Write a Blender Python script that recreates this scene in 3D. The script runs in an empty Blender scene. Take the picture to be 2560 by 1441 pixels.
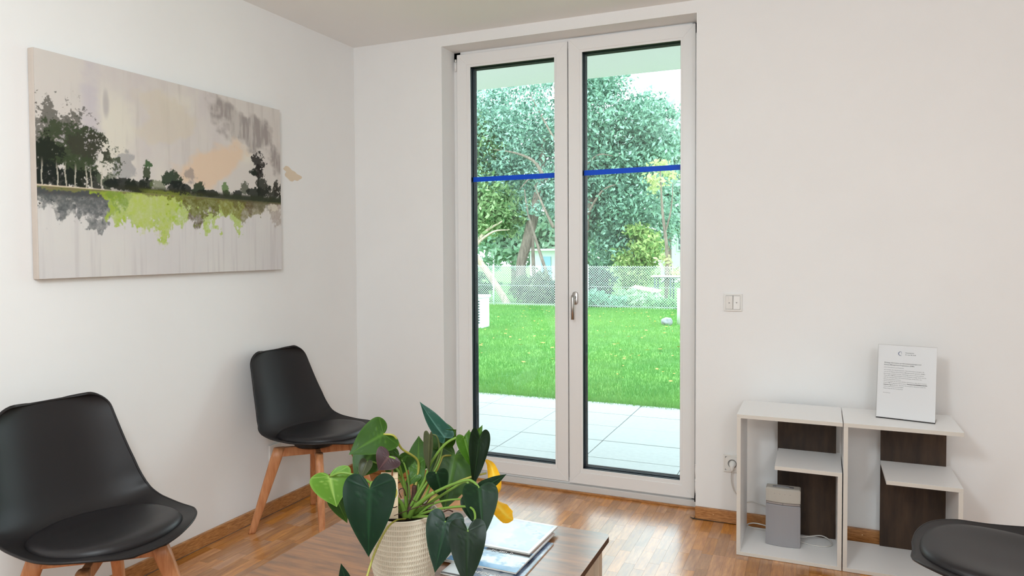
import bpy, bmesh, math, random
import numpy as np
from mathutils import Vector, Matrix, noise
random.seed(7)
rng = np.random.default_rng(7)
S = bpy.context.scene
COL = S.collection
PI = math.pi

# ------------------------------------------------------------ camera
def make_camera():
    yaw, pitch, roll = .4059, .0308, -.0054
    fw = Vector((-math.sin(yaw)*math.cos(pitch), math.cos(yaw)*math.cos(pitch), -math.sin(pitch)))
    rt = Vector((math.cos(yaw), math.sin(yaw), 0)); up = rt.cross(fw)
    rt, up = rt*math.cos(roll)+up*math.sin(roll), up*math.cos(roll)-rt*math.sin(roll)
    cd = bpy.data.cameras.new('camera'); cam = bpy.data.objects.new('camera', cd); COL.objects.link(cam)
    M = Matrix((rt, up, -fw)).transposed().to_4x4(); M.translation = Vector((0, 0, 1.305))
    cam.matrix_world = M
    cd.sensor_width = 36; cd.lens = 1785.74/2560*36; cd.shift_y = -(720.5-679.54)/2560
    cd.clip_start = .05; cd.clip_end = 300
    S.camera = cam
make_camera()

# ------------------------------------------------------------ sky, lamps, exposure
w = bpy.data.worlds.new('overcast_sky'); S.world = w; w.use_nodes = True
bg = w.node_tree.nodes['Background']
bg.inputs['Color'].default_value = (.84, .94, 1.0, 1); bg.inputs['Strength'].default_value = 5.0
def opal(name, loc, size, power, col, rot=(0, 0, 0)):
    l = bpy.data.lights.new(name, 'POINT'); l.shadow_soft_size = size; l.energy = power; l.color = col
    o = bpy.data.objects.new(name, l); o.location = loc; o.rotation_euler = rot; COL.objects.link(o); return o
opal('ceiling_lamp', (-.72, .15, 2.02), .17, 73, (.825, .935, 1))
opal('ceiling_lamp', (.9, -1.0, 2.02), .17, 57, (.825, .935, 1))
S.view_settings.view_transform = 'Standard'; S.view_settings.look = 'None'
S.view_settings.gamma = 1; S.view_settings.use_curve_mapping = False
S.view_settings.exposure = 0.0
S.cycles.use_denoising = True
S.cycles.max_bounces = 10; S.cycles.diffuse_bounces = 5; S.cycles.transparent_max_bounces = 16
S.cycles.sample_clamp_indirect = 4

# ------------------------------------------------------------ helpers
def lin(c):
    return tuple((x/255/12.92 if x/255 <= .04045 else ((x/255+.055)/1.055)**2.4) for x in c)
MATS = {}
class NT:
    def __init__(s, m): s.t = m.node_tree; s.n = s.t.nodes; s.l = s.t.links
    def add(s, typ, **kw):
        nd = s.n.new(typ)
        for k, v in kw.items():
            if k.startswith('i_'): nd.inputs[k[2:].replace('_', ' ')].default_value = v
            else: setattr(nd, k, v)
        return nd
    def link(s, a, b): s.l.new(a, b)
def mat(name, c, rough=.5, spec=.5, metal=0, var=0, vscale=8, vstretch=(1, 1, 1), c2=None, bump=0, bscale=200, coat=0, crough=.1, attr=None, rnd=0, cior=1.5, bstretch=(1, 1, 1), trans=None, fmin=.35, fmax=.65, ior=1.5, wave=False):
    if name in MATS: return MATS[name]
    m = bpy.data.materials.new(name); m.use_nodes = True; t = NT(m)
    b = t.n['Principled BSDF']; b.inputs['Roughness'].default_value = rough
    b.inputs['Specular IOR Level'].default_value = spec; b.inputs['Metallic'].default_value = metal
    b.inputs['Coat Weight'].default_value = coat; b.inputs['Coat Roughness'].default_value = crough
    b.inputs['IOR'].default_value = ior; b.inputs['Coat IOR'].default_value = cior
    m.diffuse_color = (*c[:3], 1)
    src = None
    if attr:
        a = t.add('ShaderNodeAttribute', attribute_name=attr); src = a.outputs['Color']
    else:
        b.inputs['Base Color'].default_value = (*c, 1)
    tc = t.add('ShaderNodeTexCoord')
    if var or c2:
        mp = t.add('ShaderNodeMapping'); mp.inputs['Scale'].default_value = vstretch
        t.link(tc.outputs['Object'], mp.inputs['Vector'])
        if rnd:
            oi = t.add('ShaderNodeObjectInfo'); ge = t.add('ShaderNodeNewGeometry')
            ad = t.add('ShaderNodeMath', operation='ADD'); t.link(oi.outputs['Random'], ad.inputs[0]); t.link(ge.outputs['Random Per Island'], ad.inputs[1])
            fr = t.add('ShaderNodeMath', operation='FRACT'); t.link(ad.outputs[0], fr.inputs[0])
            ml = t.add('ShaderNodeMath', operation='MULTIPLY'); ml.inputs[1].default_value = 37.; t.link(fr.outputs[0], ml.inputs[0])
            cb = t.add('ShaderNodeCombineXYZ'); t.link(ml.outputs[0], cb.inputs[0]); t.link(ml.outputs[0], cb.inputs[1]); t.link(ml.outputs[0], cb.inputs[2])
            t.link(cb.outputs[0], mp.inputs['Location'])
        nz = t.add('ShaderNodeTexNoise'); nz.inputs['Scale'].default_value = vscale; nz.inputs['Detail'].default_value = 6; nz.inputs['Roughness'].default_value = .6
        t.link(mp.outputs[0], nz.inputs['Vector'])
        mr = t.add('ShaderNodeMapRange'); mr.inputs['From Min'].default_value = fmin; mr.inputs['From Max'].default_value = fmax
        t.link(nz.outputs['Fac'], mr.inputs['Value'])
        mx = t.add('ShaderNodeMix', data_type='RGBA')
        if c2 is None: c2 = tuple(x*(1-var) for x in c)
        if src is None: mx.inputs[6].default_value = (*c, 1)
        else: t.link(src, mx.inputs[6])
        mx.inputs[7].default_value = (*c2, 1); t.link(mr.outputs[0], mx.inputs[0]); src = mx.outputs[2]
        if rnd:
            hs = t.add('ShaderNodeHueSaturation')
            r2 = t.add('ShaderNodeMapRange'); r2.inputs['To Min'].default_value = 1-rnd; r2.inputs['To Max'].default_value = 1+rnd
            t.link(fr.outputs[0], r2.inputs['Value']); t.link(r2.outputs[0], hs.inputs['Value'])
            wn = t.add('ShaderNodeTexWhiteNoise', noise_dimensions='1D'); t.link(fr.outputs[0], wn.inputs['W'])
            r3 = t.add('ShaderNodeMapRange'); r3.inputs['To Min'].default_value = 1-rnd*.6; r3.inputs['To Max'].default_value = 1+rnd*.3
            t.link(wn.outputs['Value'], r3.inputs['Value']); t.link(r3.outputs[0], hs.inputs['Saturation'])
            t.link(src, hs.inputs['Color']); src = hs.outputs[0]
    if src is not None: t.link(src, b.inputs['Base Color'])
    if bump:
        mp2 = t.add('ShaderNodeMapping'); mp2.inputs['Scale'].default_value = bstretch; t.link(tc.outputs['Object'], mp2.inputs['Vector'])
        n2 = t.add('ShaderNodeTexNoise'); n2.inputs['Scale'].default_value = bscale; n2.inputs['Detail'].default_value = 3
        t.link(mp2.outputs[0], n2.inputs['Vector'])
        bp = t.add('ShaderNodeBump'); bp.inputs['Strength'].default_value = bump; bp.inputs['Distance'].default_value = .002
        t.link(n2.outputs['Fac'], bp.inputs['Height']); t.link(bp.outputs[0], b.inputs['Normal'])
    if trans:
        tr = t.add('ShaderNodeBsdfTranslucent'); ms = t.add('ShaderNodeMixShader'); ms.inputs[0].default_value = trans
        if src is not None: t.link(src, tr.inputs['Color'])
        else: tr.inputs['Color'].default_value = (*c, 1)
        t.link(b.outputs[0], ms.inputs[1]); t.link(tr.outputs[0], ms.inputs[2]); t.link(ms.outputs[0], t.n['Material Output'].inputs['Surface'])
    MATS[name] = m; return m
def glass(name, tint, gloss=.05):
    m = bpy.data.materials.new(name); m.use_nodes = True; t = NT(m)
    t.n.remove(t.n['Principled BSDF'])
    tr = t.add('ShaderNodeBsdfTransparent'); tr.inputs['Color'].default_value = (*tint, 1)
    gl = t.add('ShaderNodeBsdfGlossy'); gl.inputs['Roughness'].default_value = .02
    fz = t.add('ShaderNodeFresnel'); fz.inputs['IOR'].default_value = 1.45
    ms = t.add('ShaderNodeMixShader'); t.link(fz.outputs[0], ms.inputs[0]); t.link(tr.outputs[0], ms.inputs[1]); t.link(gl.outputs[0], ms.inputs[2])
    t.link(ms.outputs[0], t.n['Material Output'].inputs['Surface']); return m

def link(name, me, m=None, parent=None, smooth=False):
    me.name = name
    o = bpy.data.objects.new(name, me); COL.objects.link(o)
    if m is not None and not me.materials: me.materials.append(m)
    if smooth: me.polygons.foreach_set('use_smooth', [True]*len(me.polygons))
    if parent is not None:
        o.parent = parent
        o.matrix_parent_inverse = WORLD(parent).inverted()
    return o
def WORLD(o):
    M = o.matrix_basis.copy()
    if o.parent is not None: M = WORLD(o.parent) @ o.matrix_parent_inverse @ M
    return M
def tag(o, label=None, cat=None, group=None, kind=None):
    if label: o['label'] = label
    if cat: o['category'] = cat
    if group: o['group'] = group
    if kind: o['kind'] = kind
    return o
def empty(name, loc, label=None, cat=None, group=None, kind=None, rz=0):
    o = bpy.data.objects.new(name, None); o.empty_display_size = .1; COL.objects.link(o)
    o.location = loc; o.rotation_euler = (0, 0, rz)
    return tag(o, label, cat, group, kind)
def tomesh(bm):
    me = bpy.data.meshes.new('mesh'); bm.to_mesh(me); bm.free(); return me
def bbox(x0, x1, y0, y1, z0, z1, bev=0, bm=None, seg=2):
    """a box, bevelled, added to a bmesh"""
    own = bm is None
    b = bmesh.new()
    r = bmesh.ops.create_cube(b, size=1)
    bmesh.ops.scale(b, vec=(x1-x0, y1-y0, z1-z0), verts=b.verts)
    bmesh.ops.translate(b, vec=((x0+x1)/2, (y0+y1)/2, (z0+z1)/2), verts=b.verts)
    if bev: bmesh.ops.bevel(b, geom=b.edges[:], offset=bev, segments=seg, affect='EDGES', profile=.6)
    if own: return b
    me = bpy.data.meshes.new('tmp'); b.to_mesh(me); b.free(); bm.from_mesh(me); bpy.data.meshes.remove(me); return bm
def box(name, x0, x1, y0, y1, z0, z1, m, parent=None, bev=0):
    return link(name, tomesh(bbox(x0, x1, y0, y1, z0, z1, bev)), m, parent)
def pydata(vs, fs):
    me = bpy.data.meshes.new('mesh'); me.from_pydata([tuple(v) for v in vs], [], fs); me.update(); return me
def catmull(pts, n=8):
    P = [Vector(p) for p in pts]; P = [P[0]*2-P[1]]+P+[P[-1]*2-P[-2]]; out = []
    for i in range(1, len(P)-2):
        for k in range(n):
            t = k/n; a, b, c, d = P[i-1:i+3]
            out.append(.5*((2*b)+(-a+c)*t+(2*a-5*b+4*c-d)*t*t+(-a+3*b-3*c+d)*t**3))
    out.append(P[-2]); return out
def tube_mesh(pts, rad, n=8, cap=True):
    P = [Vector(p) for p in pts]; R = rad if hasattr(rad, '__len__') else [rad]*len(P)
    vs, fs = [], []; up = None
    for i, p in enumerate(P):
        d = (P[min(i+1, len(P)-1)]-P[max(i-1, 0)]).normalized()
        if up is None:
            up = Vector((0, 0, 1)) if abs(d.z) < .9 else Vector((1, 0, 0))
        s = d.cross(up).normalized(); up = s.cross(d).normalized()
        for k in range(n):
            a = 2*PI*k/n; vs.append(p+(s*math.cos(a)+up*math.sin(a))*R[i])
    for i in range(len(P)-1):
        for k in range(n):
            a = i*n+k; b = i*n+(k+1) % n; fs.append((a, b, b+n, a+n))
    if cap: fs.append(tuple(range(n-1, -1, -1))); fs.append(tuple(range((len(P)-1)*n, len(P)*n)))
    return vs, fs
def tube(name, pts, rad, m, parent=None, n=8, sm=0):
    if sm:
        k = len(pts); q = catmull(pts, sm)
        if hasattr(rad, '__len__'):
            rad = [float(np.interp(i/sm, range(k), rad)) for i in range(len(q))]
        pts = q
    vs, fs = tube_mesh(pts, rad, n); return link(name, pydata(vs, fs), m, parent, smooth=True)
def lathe_mesh(prof, n=48, c=(0, 0, 0)):
    vs, fs = [], []
    for r, z in prof:
        for k in range(n):
            a = 2*PI*k/n; vs.append((c[0]+r*math.cos(a), c[1]+r*math.sin(a), c[2]+z))
    for i in range(len(prof)-1):
        for k in range(n):
            a = i*n+k; b = i*n+(k+1) % n; fs.append((a, b, b+n, a+n))
    return vs, fs
def set_col(me, cols, name='tone'):
    a = me.color_attributes.new(name, 'FLOAT_COLOR', 'POINT')
    c = np.ones((len(me.vertices), 4), np.float32); c[:, :3] = cols; a.data.foreach_set('color', c.ravel())
def text(name, body, size, M, m, parent, bold=0, align='LEFT', sx=1.0, depth=0):
    cu = bpy.data.curves.new('t', 'FONT'); cu.body = body; cu.size = size; cu.align_x = align; cu.resolution_u = 1
    cu.offset = bold; cu.space_line = 1.0; cu.extrude = depth
    to = bpy.data.objects.new('t', cu); COL.objects.link(to)
    dg = bpy.context.evaluated_depsgraph_get(); me = bpy.data.meshes.new_from_object(to.evaluated_get(dg))
    bpy.data.objects.remove(to); bpy.data.curves.remove(cu)
    me.transform(M @ Matrix.Diagonal((sx, 1, 1, 1))); me.materials.clear()
    return link(name, me, m, parent)
def grid_fbm(nx, ny, sx, sy, seed, octs=5, gain=.55):
    """value noise on a grid, sx/sy = cells across"""
    r = np.random.default_rng(seed); out = np.zeros((ny, nx)); amp = 1; tot = 0
    for o in range(octs):
        cx, cy = max(2, int(sx*2**o)), max(2, int(sy*2**o)); g = r.random((cy+2, cx+2))
        x = np.linspace(0, cx, nx); y = np.linspace(0, cy, ny); xi = np.minimum(x.astype(int), cx); yi = np.minimum(y.astype(int), cy)
        fx = x-xi; fy = y-yi; fx = fx*fx*(3-2*fx); fy = (fy*fy*(3-2*fy))[:, None]
        a = g[np.ix_(yi, xi)]; b = g[np.ix_(yi, xi+1)]; c = g[np.ix_(yi+1, xi)]; d = g[np.ix_(yi+1, xi+1)]
        out += amp*((a*(1-fx)+b*fx)*(1-fy)+(c*(1-fx)+d*fx)*fy); tot += amp; amp *= gain
    return out/tot
def ss(e0, e1, x): t = np.clip((x-e0)/(e1-e0), 0, 1); return t*t*(3-2*t)

# ------------------------------------------------------------ materials
WALL = mat('wall_paint', (.86, .855, .845), .75, .25, var=.02, vscale=3, bump=.08, bscale=160)
CEIL = mat('ceiling_paint', (.90, .905, .895), .8, .2, bump=.06, bscale=160)
PVC = mat('white_pvc', (.85, .84, .83), .32, .5)
PVC_EDGE = mat('white_pvc_profile', (.66, .64, .62), .4, .4)
BLACK = mat('anthracite_profile', (.006, .007, .012), .6, .2)
OAK_STRIP = mat('oak_strip', lin((214, 146, 66)), .4, .2, c2=lin((160, 94, 34)), vscale=14, vstretch=(5, .7, 1), rnd=.25, coat=1, crough=.25, cior=1.9, bump=.10, bscale=60, bstretch=(10, 1, 1), fmin=.3, fmax=.75)
OAK_TRIM = mat('oak_trim', lin((196, 140, 84)), .35, .5, c2=lin((150, 96, 50)), vscale=9, vstretch=(3, 3, 18), bump=.05, bscale=60)
STEEL = mat('brushed_steel', (.52, .50, .48), .32, .5, metal=1)
CHAIR = mat('black_plastic', (.0135, .0115, .012), .44, .34, bump=.05, bscale=900)
PAD = mat('black_leatherette', (.016, .014, .015), .42, .38, bump=.12, bscale=700)
BEECH = mat('beech_wood', lin((206, 145, 100)), .42, .4, c2=lin((180, 116, 74)), vscale=12, vstretch=(6, 6, .8), bump=.03, bscale=80)
WHITE_BOARD = mat('white_laminate', (.90, .89, .88), .35, .4)
EDGE_BAND = mat('edge_band', (.66, .62, .56), .45, .4)
DARK_WOOD = mat('dark_walnut_panel', lin((70, 52, 38)), .5, .35, c2=lin((38, 26, 18)), vscale=4, vstretch=(5, 5, .9), bump=.05, bscale=60)
GASKET = mat('grey_gap', (.25, .24, .23), .6)
PLASTIC_W = mat('white_plastic', (.80, .79, .76), .3, .5)

# ------------------------------------------------------------ room shell
L, B, H = -2.498, 3.495, 2.485
XR, YF = 2.3, -2.2
R0, R1, RT = -1.918, -.541, 2.425
BW = B+.38                                   # outer face of the facade
def struct(o): o['kind'] = 'structure'; return o
struct(box('wall_left', L-.2, L, YF-.2, B+.38, -.12, H+.02, WALL))
struct(box('wall_right', XR, XR+.2, YF-.2, B+.38, -.12, H+.02, WALL))
struct(box('wall_front', L-.2, XR+.2, YF-.2, YF, -.12, H+.02, WALL))
struct(box('ceiling', L-.2, XR+.2, YF-.2, B+.38, H, H+.2, CEIL))
bm = bmesh.new()
for a in ((L, R0, B, BW, -.12, H), (R1, XR, B, BW, -.12, H), (R0, R1, B, BW, RT, H)):
    bbox(*a, bm=bm)
bmesh.ops.remove_doubles(bm, verts=bm.verts, dist=1e-5)
struct(link('wall_back', tomesh(bm), WALL))
st = box('plaster_stain', L, L+.0004, 2.875, 3.01, 1.665, 1.735, mat('stain_paint', lin((222, 205, 182)), .8, .2), None)
# blob outline instead of a rectangle
bpy.data.objects.remove(st)
vs = [(L+.0006, 2.94, 1.698)]
for k in range(40):
    a = 2*PI*k/40; r = 1+.22*math.sin(3*a+1)+.1*math.sin(7*a)
    vs.append((L+.0006, 2.945+.062*r*math.cos(a), 1.698+.03*r*math.sin(a)-.25*.062*math.cos(a)))
stain = link('paint_patch', pydata(vs, [(0, k, k % 40+1) for k in range(1, 41)]), mat('stain_paint', lin((238, 228, 212)), .8, .2), bpy.data.objects['wall_left'])
tag(stain, 'faint beige touch-up patch right of the painting')

# floor: slab below, oak strips as pieces
floor = struct(box('floor', L-.02, XR+.02, YF-.02, B+.2, -.10, -.010, mat('floor_joint', lin((96, 62, 36)), .6)))
def cam_px(p):
    yaw, pitch, roll = .4059, .0308, -.0054
    M = S.camera.matrix_basis.inverted(); v = M @ Vector(p)
    if v.z > -.2: return None
    return (1280+1785.74*v.x/-v.z, 679.54-1785.74*v.y/-v.z, -v.z)
PW = .0472
lens = (.155, .185, .215, .25)
strips = []
nx = int((XR-L)/PW)+1
for i in range(nx):
    x0 = L+.016+i*PW
    if x0 > XR-.01: break
    inrec = R0 < x0+PW/2 < R1
    yend = 3.69 if inrec else B-.004
    y = YF-random.random()*.2
    while y < yend:
        ln = random.choice(lens)
        y1 = min(y+ln, yend)
        if y1-max(y, YF) > .01: strips.append((x0, min(x0+PW, XR), max(y, YF), y1))
        y += ln
def strip_rank(s):
    c = ((s[0]+s[1])/2, (s[2]+s[3])/2, 0); q = cam_px(c)
    if q is None or not (-20 < q[0] < 2580 and q[1] < 1480): return 1e9
    if -1.40 < c[0] < -.60 and c[1] < 2.0: return 1e8+q[2]
    if c[0] > -.30 and c[1] > 3.14: return 1e8+q[2]
    if c[0] < -1.9 and c[1] < 1.7: return 1e8+q[2]
    return q[2]
strips.sort(key=strip_rank)
mesh_cache = {}
for s in strips[:300]:
    ln = round(s[3]-s[2], 3); wd = round(s[1]-s[0], 4)
    if (ln, wd) not in mesh_cache:
        me = tomesh(bbox(.0002, wd-.0002, .0002, ln-.0002, -.009, 0)); me.materials.append(OAK_STRIP); me.name = 'parquet_strip'; mesh_cache[(ln, wd)] = me
    o = bpy.data.objects.new('parquet_strip', mesh_cache[(ln, wd)]); COL.objects.link(o)
    o.location = (s[0], s[2], random.uniform(-.0002, .0)); o.parent = floor
vs, fs = [], []
for s in strips[300:]:
    a, b_, c, d = s[0]+.0002, s[1]-.0002, s[2]+.0002, s[3]-.0002; k = len(vs)
    for z in (-.009, 0): vs += [(a, c, z), (b_, c, z), (b_, d, z), (a, d, z)]
    fs += [(k+4, k+5, k+6, k+7), (k, k+1, k+5, k+4), (k+1, k+2, k+6, k+5), (k+2, k+3, k+7, k+6), (k+3, k, k+4, k+7)]
po = link('parquet_strips', pydata(vs, fs), OAK_STRIP, floor); po['kind'] = 'stuff'

# skirting boards
def skirting(name, x0, x1, y0, y1, along):
    bm = bmesh.new()
    bbox(x0, x1, y0, y1, .0012, .060, .003, bm)
    return struct(link(name, tomesh(bm), OAK_TRIM))
skl = skirting('baseboard_left', L, L+.016, YF, B, 'y')
skb = skirting('baseboard_back', L+.016, R0, B-.016, B, 'x')
skr = skirting('baseboard_right', R1, XR, B-.016, B, 'x')
BRASS = mat('brass_screw', (.8, .6, .35), .3, metal=1)
def screw(p, axis, parent):
    me = tomesh(bbox(-.002, .002, -.002, .002, -.002, .002, .0009)); o = link('screw', me, BRASS, parent); o.location = p; return o
screw((L+.0165, 2.46, .034), 'x', skl); screw((-.455, B-.0165, .034), 'y', skr); screw((.185, B-.0165, .034), 'y', skr)
# dark strip of sealant below the right skirting corner
tube('sealant_lip', [(-.565, 3.492, .002), (-.545, 3.474, .003), (-.50, 3.4765, .002), (-.35, 3.4768, .002)], [.001, .003, .0015, .001], mat('dark_sealant', (.02, .015, .012), .5), skr, sm=4)
# ------------------------------------------------------------ french door
door = empty('door_1', ((R0+R1)/2, 3.66, 0), kind='structure')
FY = 3.640                                                  # face of the fixed frame
bm = bmesh.new()
for a in ((R0, R0+.045, FY, FY+.09, 0, RT), (R1-.045, R1, FY, FY+.09, 0, RT), (R0, R1, FY, FY+.09, RT-.055, RT), (R0, R1, FY, FY+.09, 0, .075)):
    bbox(*a, bev=.003, bm=bm)
link('outer_frame', tomesh(bm), PVC, door)
box('threshold', R0+.004, R1-.004, FY-.022, FY+.02, 0, .040, PVC_EDGE, door, .003)
box('oak_fillet', R0+.004, R1-.004, FY-.034, FY-.0225, 0, .010, OAK_TRIM, door, .002)
GL = glass('window_glass', (.93, .98, .975))
def ringframe(x0, x1, z0, z1, gx0, gx1, gz0, gz1, y0, y1, bev=.003, mitre=True):
    """mitred frame: four trapezoid profiles"""
    bm = bmesh.new()
    o_ = [(x0, z0), (x1, z0), (x1, z1), (x0, z1)]; i_ = [(gx0, gz0), (gx1, gz0), (gx1, gz1), (gx0, gz1)]
    for k in range(4):
        a, b, c, d = o_[k], o_[(k+1) % 4], i_[(k+1) % 4], i_[k]
        me = [bm.verts.new((p[0], y, p[1])) for y in (y0, y1) for p in (a, b, c, d)]
        f = bm.faces.new(me[:4]); g = bm.faces.new(me[4:][::-1])
        for j in range(4):
            bm.faces.new((me[j], me[4+j], me[4+(j+1) % 4], me[(j+1) % 4]))
    bmesh.ops.recalc_face_normals(bm, faces=bm.faces)
    return bm
def sash(x0, x1, z0, z1, gx0, gx1, gz0, gz1, tape, left):
    SY = 3.625
    bm = ringframe(x0, x1, z0, z1, x0+.062, x1-.062, z0+.062, z1-.062, SY, SY+.07)
    bmesh.ops.bevel(bm, geom=[e for e in bm.edges if all(abs(v.co.y-SY) < 1e-5 for v in e.verts)], offset=.0012, segments=1, affect='EDGES')
    s = link('sash', tomesh(bm), PVC, door)
    bm = ringframe(x0+.0615, x1-.0615, z0+.0615, z1-.0615, gx0-.0015, gx1+.0015, gz0-.0015, gz1+.0015, SY+.003, SY+.009)
    link('glazing_bead', tomesh(bm), PVC, s)
    e = .0012
    # dark rebate: warm-edge spacer and the dark outer profile behind the pane
    bm = ringframe(gx0-.02, gx1+.02, gz0-.02, gz1+.02, gx0, gx1, gz0, gz1, SY+.0092, SY+.034)
    me = bpy.data.meshes.new('t')
    for i, (a, b, ins) in enumerate(((SY+.034, SY+.044, .003), (SY+.044, SY+.047, .0015), (SY+.047, SY+.060, .004), (SY+.060, SY+.074, .0055))):
        b2 = ringframe(gx0-.02, gx1+.02, gz0-.02, gz1+.02, gx0+ins, gx1-ins, gz0+ins, gz1-ins, a, b)
        b2.to_mesh(me); b2.free(); bm.from_mesh(me)
    link('dark_spacer', tomesh(bm), BLACK, s)['label'] = 'black spacer and gasket around the glass'
    box('glass_pane', gx0-.004, gx1+.004, SY+.0305, SY+.0345, gz0-.004, gz1+.004, GL, s)
    za, zb = tape
    vs = [(gx0+.001, SY+.0303, za-.0135), (gx1-.001, SY+.0303, zb-.0135), (gx1-.001, SY+.0303, zb+.0135), (gx0+.001, SY+.0303, za+.0135)]
    vs += [(v[0], v[1]-.0004, v[2]) for v in vs]
    link('marking_tape', pydata(vs, [(0, 1, 2, 3), (7, 6, 5, 4), (0, 4, 5, 1), (1, 5, 6, 2), (2, 6, 7, 3), (3, 7, 4, 0)]), TAPE, s)['label'] = 'bright blue adhesive tape'
    return s
TAPE = mat('blue_tape', lin((22, 104, 226)), .5, .4, trans=.45)
sl = sash(-1.891, -1.2335, .053, 2.407, -1.808, -1.309, .136, 2.331, (1.7035, 1.706), True)
sr = sash(-1.2275, -.567, .048, 2.416, -1.151, -.641, .131, 2.341, (1.710, 1.716), False)
box('meeting_gap', -1.2335, -1.2275, 3.64, 3.68, .055, 2.405, GASKET, door)
# handle on the right sash
hy = 3.625
bm = bmesh.new()
n = 24; ring = []
for k in range(n):
    a = 2*PI*k/n; x = .0155*math.cos(a); z = .0155*math.sin(a)+(.0195 if math.sin(a) >= 0 else -.0195); ring.append((x, z))
vs = [(-1.190+x, hy, 1.045+z) for x, z in ring]+[(-1.190+x, hy-.010, 1.045+z) for x, z in ring]+[(-1.190+x*.86, hy-.012, 1.045+z*.95) for x, z in ring]
fs = [(k, (k+1) % n, n+(k+1) % n, n+k) for k in range(n)]+[(n+k, n+(k+1) % n, 2*n+(k+1) % n, 2*n+k) for k in range(n)]+[tuple(range(2*n, 3*n))]
hn = empty('door_handle', (-1.19, hy, 1.045), 'brushed steel lever handle on the inner edge of the right door leaf', 'handle')
hn.parent = door; hn.matrix_parent_inverse = WORLD(door).inverted()
del hn['category'], hn['label']
link('rosette', pydata(vs, fs), STEEL, hn, True)
tube('neck', [(-1.190, hy-.009, 1.050), (-1.190, hy-.048, 1.050)], [.0085, .0075], STEEL, hn, 16)
tube('lever', [(-1.190, hy-.038, 1.0595), (-1.190, hy-.047, 1.058), (-1.190, hy-.050, 1.048), (-1.190, hy-.050, 1.0), (-1.190, hy-.050, .935)], [.006, .0085, .0088, .0085, .0085], STEEL, hn, 16)
# hinges
def hinge(x, z, sgn):
    h = empty('hinge', (x, 3.622, z)); h.parent = door; h.matrix_parent_inverse = WORLD(door).inverted()
    for a, b in ((0, .050), (.052, .058), (.060, .066)):
        tube('hinge_barrel', [(x, 3.622, z+a), (x, 3.622, z+b)], .0052, PVC, h, 12)
hinge(-1.897, 2.315, -1)
hinge(-.560, .085, 1); hinge(-.560, .16, 1)
box('hinge_cap', -.5655, -.556, 3.612, 3.634, .036, .062, BLACK, door, .002)

# ------------------------------------------------------------ switch and socket
def plate(name, x, z, label, cat):
    t = empty(name, (x, B, z), label, cat)
    bm = ringframe(x-.0405, x+.0405, z-.0405, z+.0405, x-.0325, x+.0325, z-.0325, z+.0325, B-.0105, B)
    bmesh.ops.bevel(bm, geom=[e for e in bm.edges if all(abs(v.co.y-(B-.0105)) < 1e-5 for v in e.verts)], offset=.001, segments=2, affect='EDGES')
    link('cover_frame', tomesh(bm), PLASTIC_W, t); return t
sw = plate('blind_switch', -.3695, 1.051, 'white double rocker switch with up and down arrows on wall right of door', 'switch')
box('switch_base', -.402, -.337, B-.006, B, 1.0185, 1.0835, mat('switch_shadow_gap', (.12, .11, .10), .6), sw)
ARROW = mat('grey_print', (.30, .29, .28), .5)
for x0, x1, d in ((-.4015, -.3705, 1), (-.3685, -.3375, -1)):
    me = bbox(x0, x1, B-.0135, B-.007, 1.0195, 1.0825, .001)
    for v in me.verts:
        if v.co.y < B-.012: v.co.y += .0022*d*(v.co.z-1.051)/.031*-1
    rk = link('rocker', tomesh(me), PLASTIC_W, sw)
    xc = (x0+x1)/2; z = 1.050
    link('arrow_mark', pydata([(xc-.0045, B-.0139, z-.003*d), (xc+.0045, B-.0139, z-.003*d), (xc, B-.0139, z+.003*d), (xc-.0045, B-.0136, z-.003*d), (xc+.0045, B-.0136, z-.003*d), (xc, B-.0136, z+.003*d)], [(0, 1, 2), (5, 4, 3)]), ARROW, rk)
ls = empty('wall_socket', (L, 2.785, .30), 'small white wall socket low on the left wall behind the corner chair', 'socket')
box('cover_frame', L, L+.011, 2.745, 2.825, .26, .34, PLASTIC_W, ls, .002)
vs_, fs_ = lathe_mesh([(0, 0), (.020, 0), (.020, .001), (0, .001)], 24); me_ = pydata(vs_, fs_); me_.transform(Matrix.Translation((L+.011, 2.785, .30)) @ Matrix.Rotation(PI/2, 4, 'Y')); link('socket_well', me_, mat('socket_well_grey', (.42, .41, .40), .5), ls)
so = plate('wall_socket', -.3695, .2865, 'white wall socket with a plug in it, left of the shelf units', 'socket')
sx, sz = -.3695, .2865
n = 40
ringo = [(sx+.0325*max(-1, min(1, 1.25*math.cos(2*PI*k/n))), sz+.0325*max(-1, min(1, 1.25*math.sin(2*PI*k/n)))) for k in range(n)]
ringi = [(sx+.0205*math.cos(2*PI*k/n), sz+.0205*math.sin(2*PI*k/n)) for k in range(n)]
vs = [(x, B-.012, z) for x, z in ringo]+[(x, B-.012, z) for x, z in ringi]+[(x, B+.010, z) for x, z in ringi]+[(x, B-.002, z) for x, z in ringo]
fs = [(k, (k+1) % n, n+(k+1) % n, n+k) for k in range(n)]+[(n+k, n+(k+1) % n, 2*n+(k+1) % n, 2*n+k) for k in range(n)]+[(3*n+k, 3*n+(k+1) % n, (k+1) % n, k) for k in range(n)]
link('socket_insert', pydata(vs, fs), PLASTIC_W, so)
vs = [(x, B-.0035, z) for x, z in ringi]+[(x, B-.0030, z) for x, z in ringi]
link('socket_well', pydata(vs, [tuple(range(n)), tuple(range(2*n-1, n-1, -1))]), mat('socket_well_grey', (.42, .41, .40), .5), so)

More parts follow.
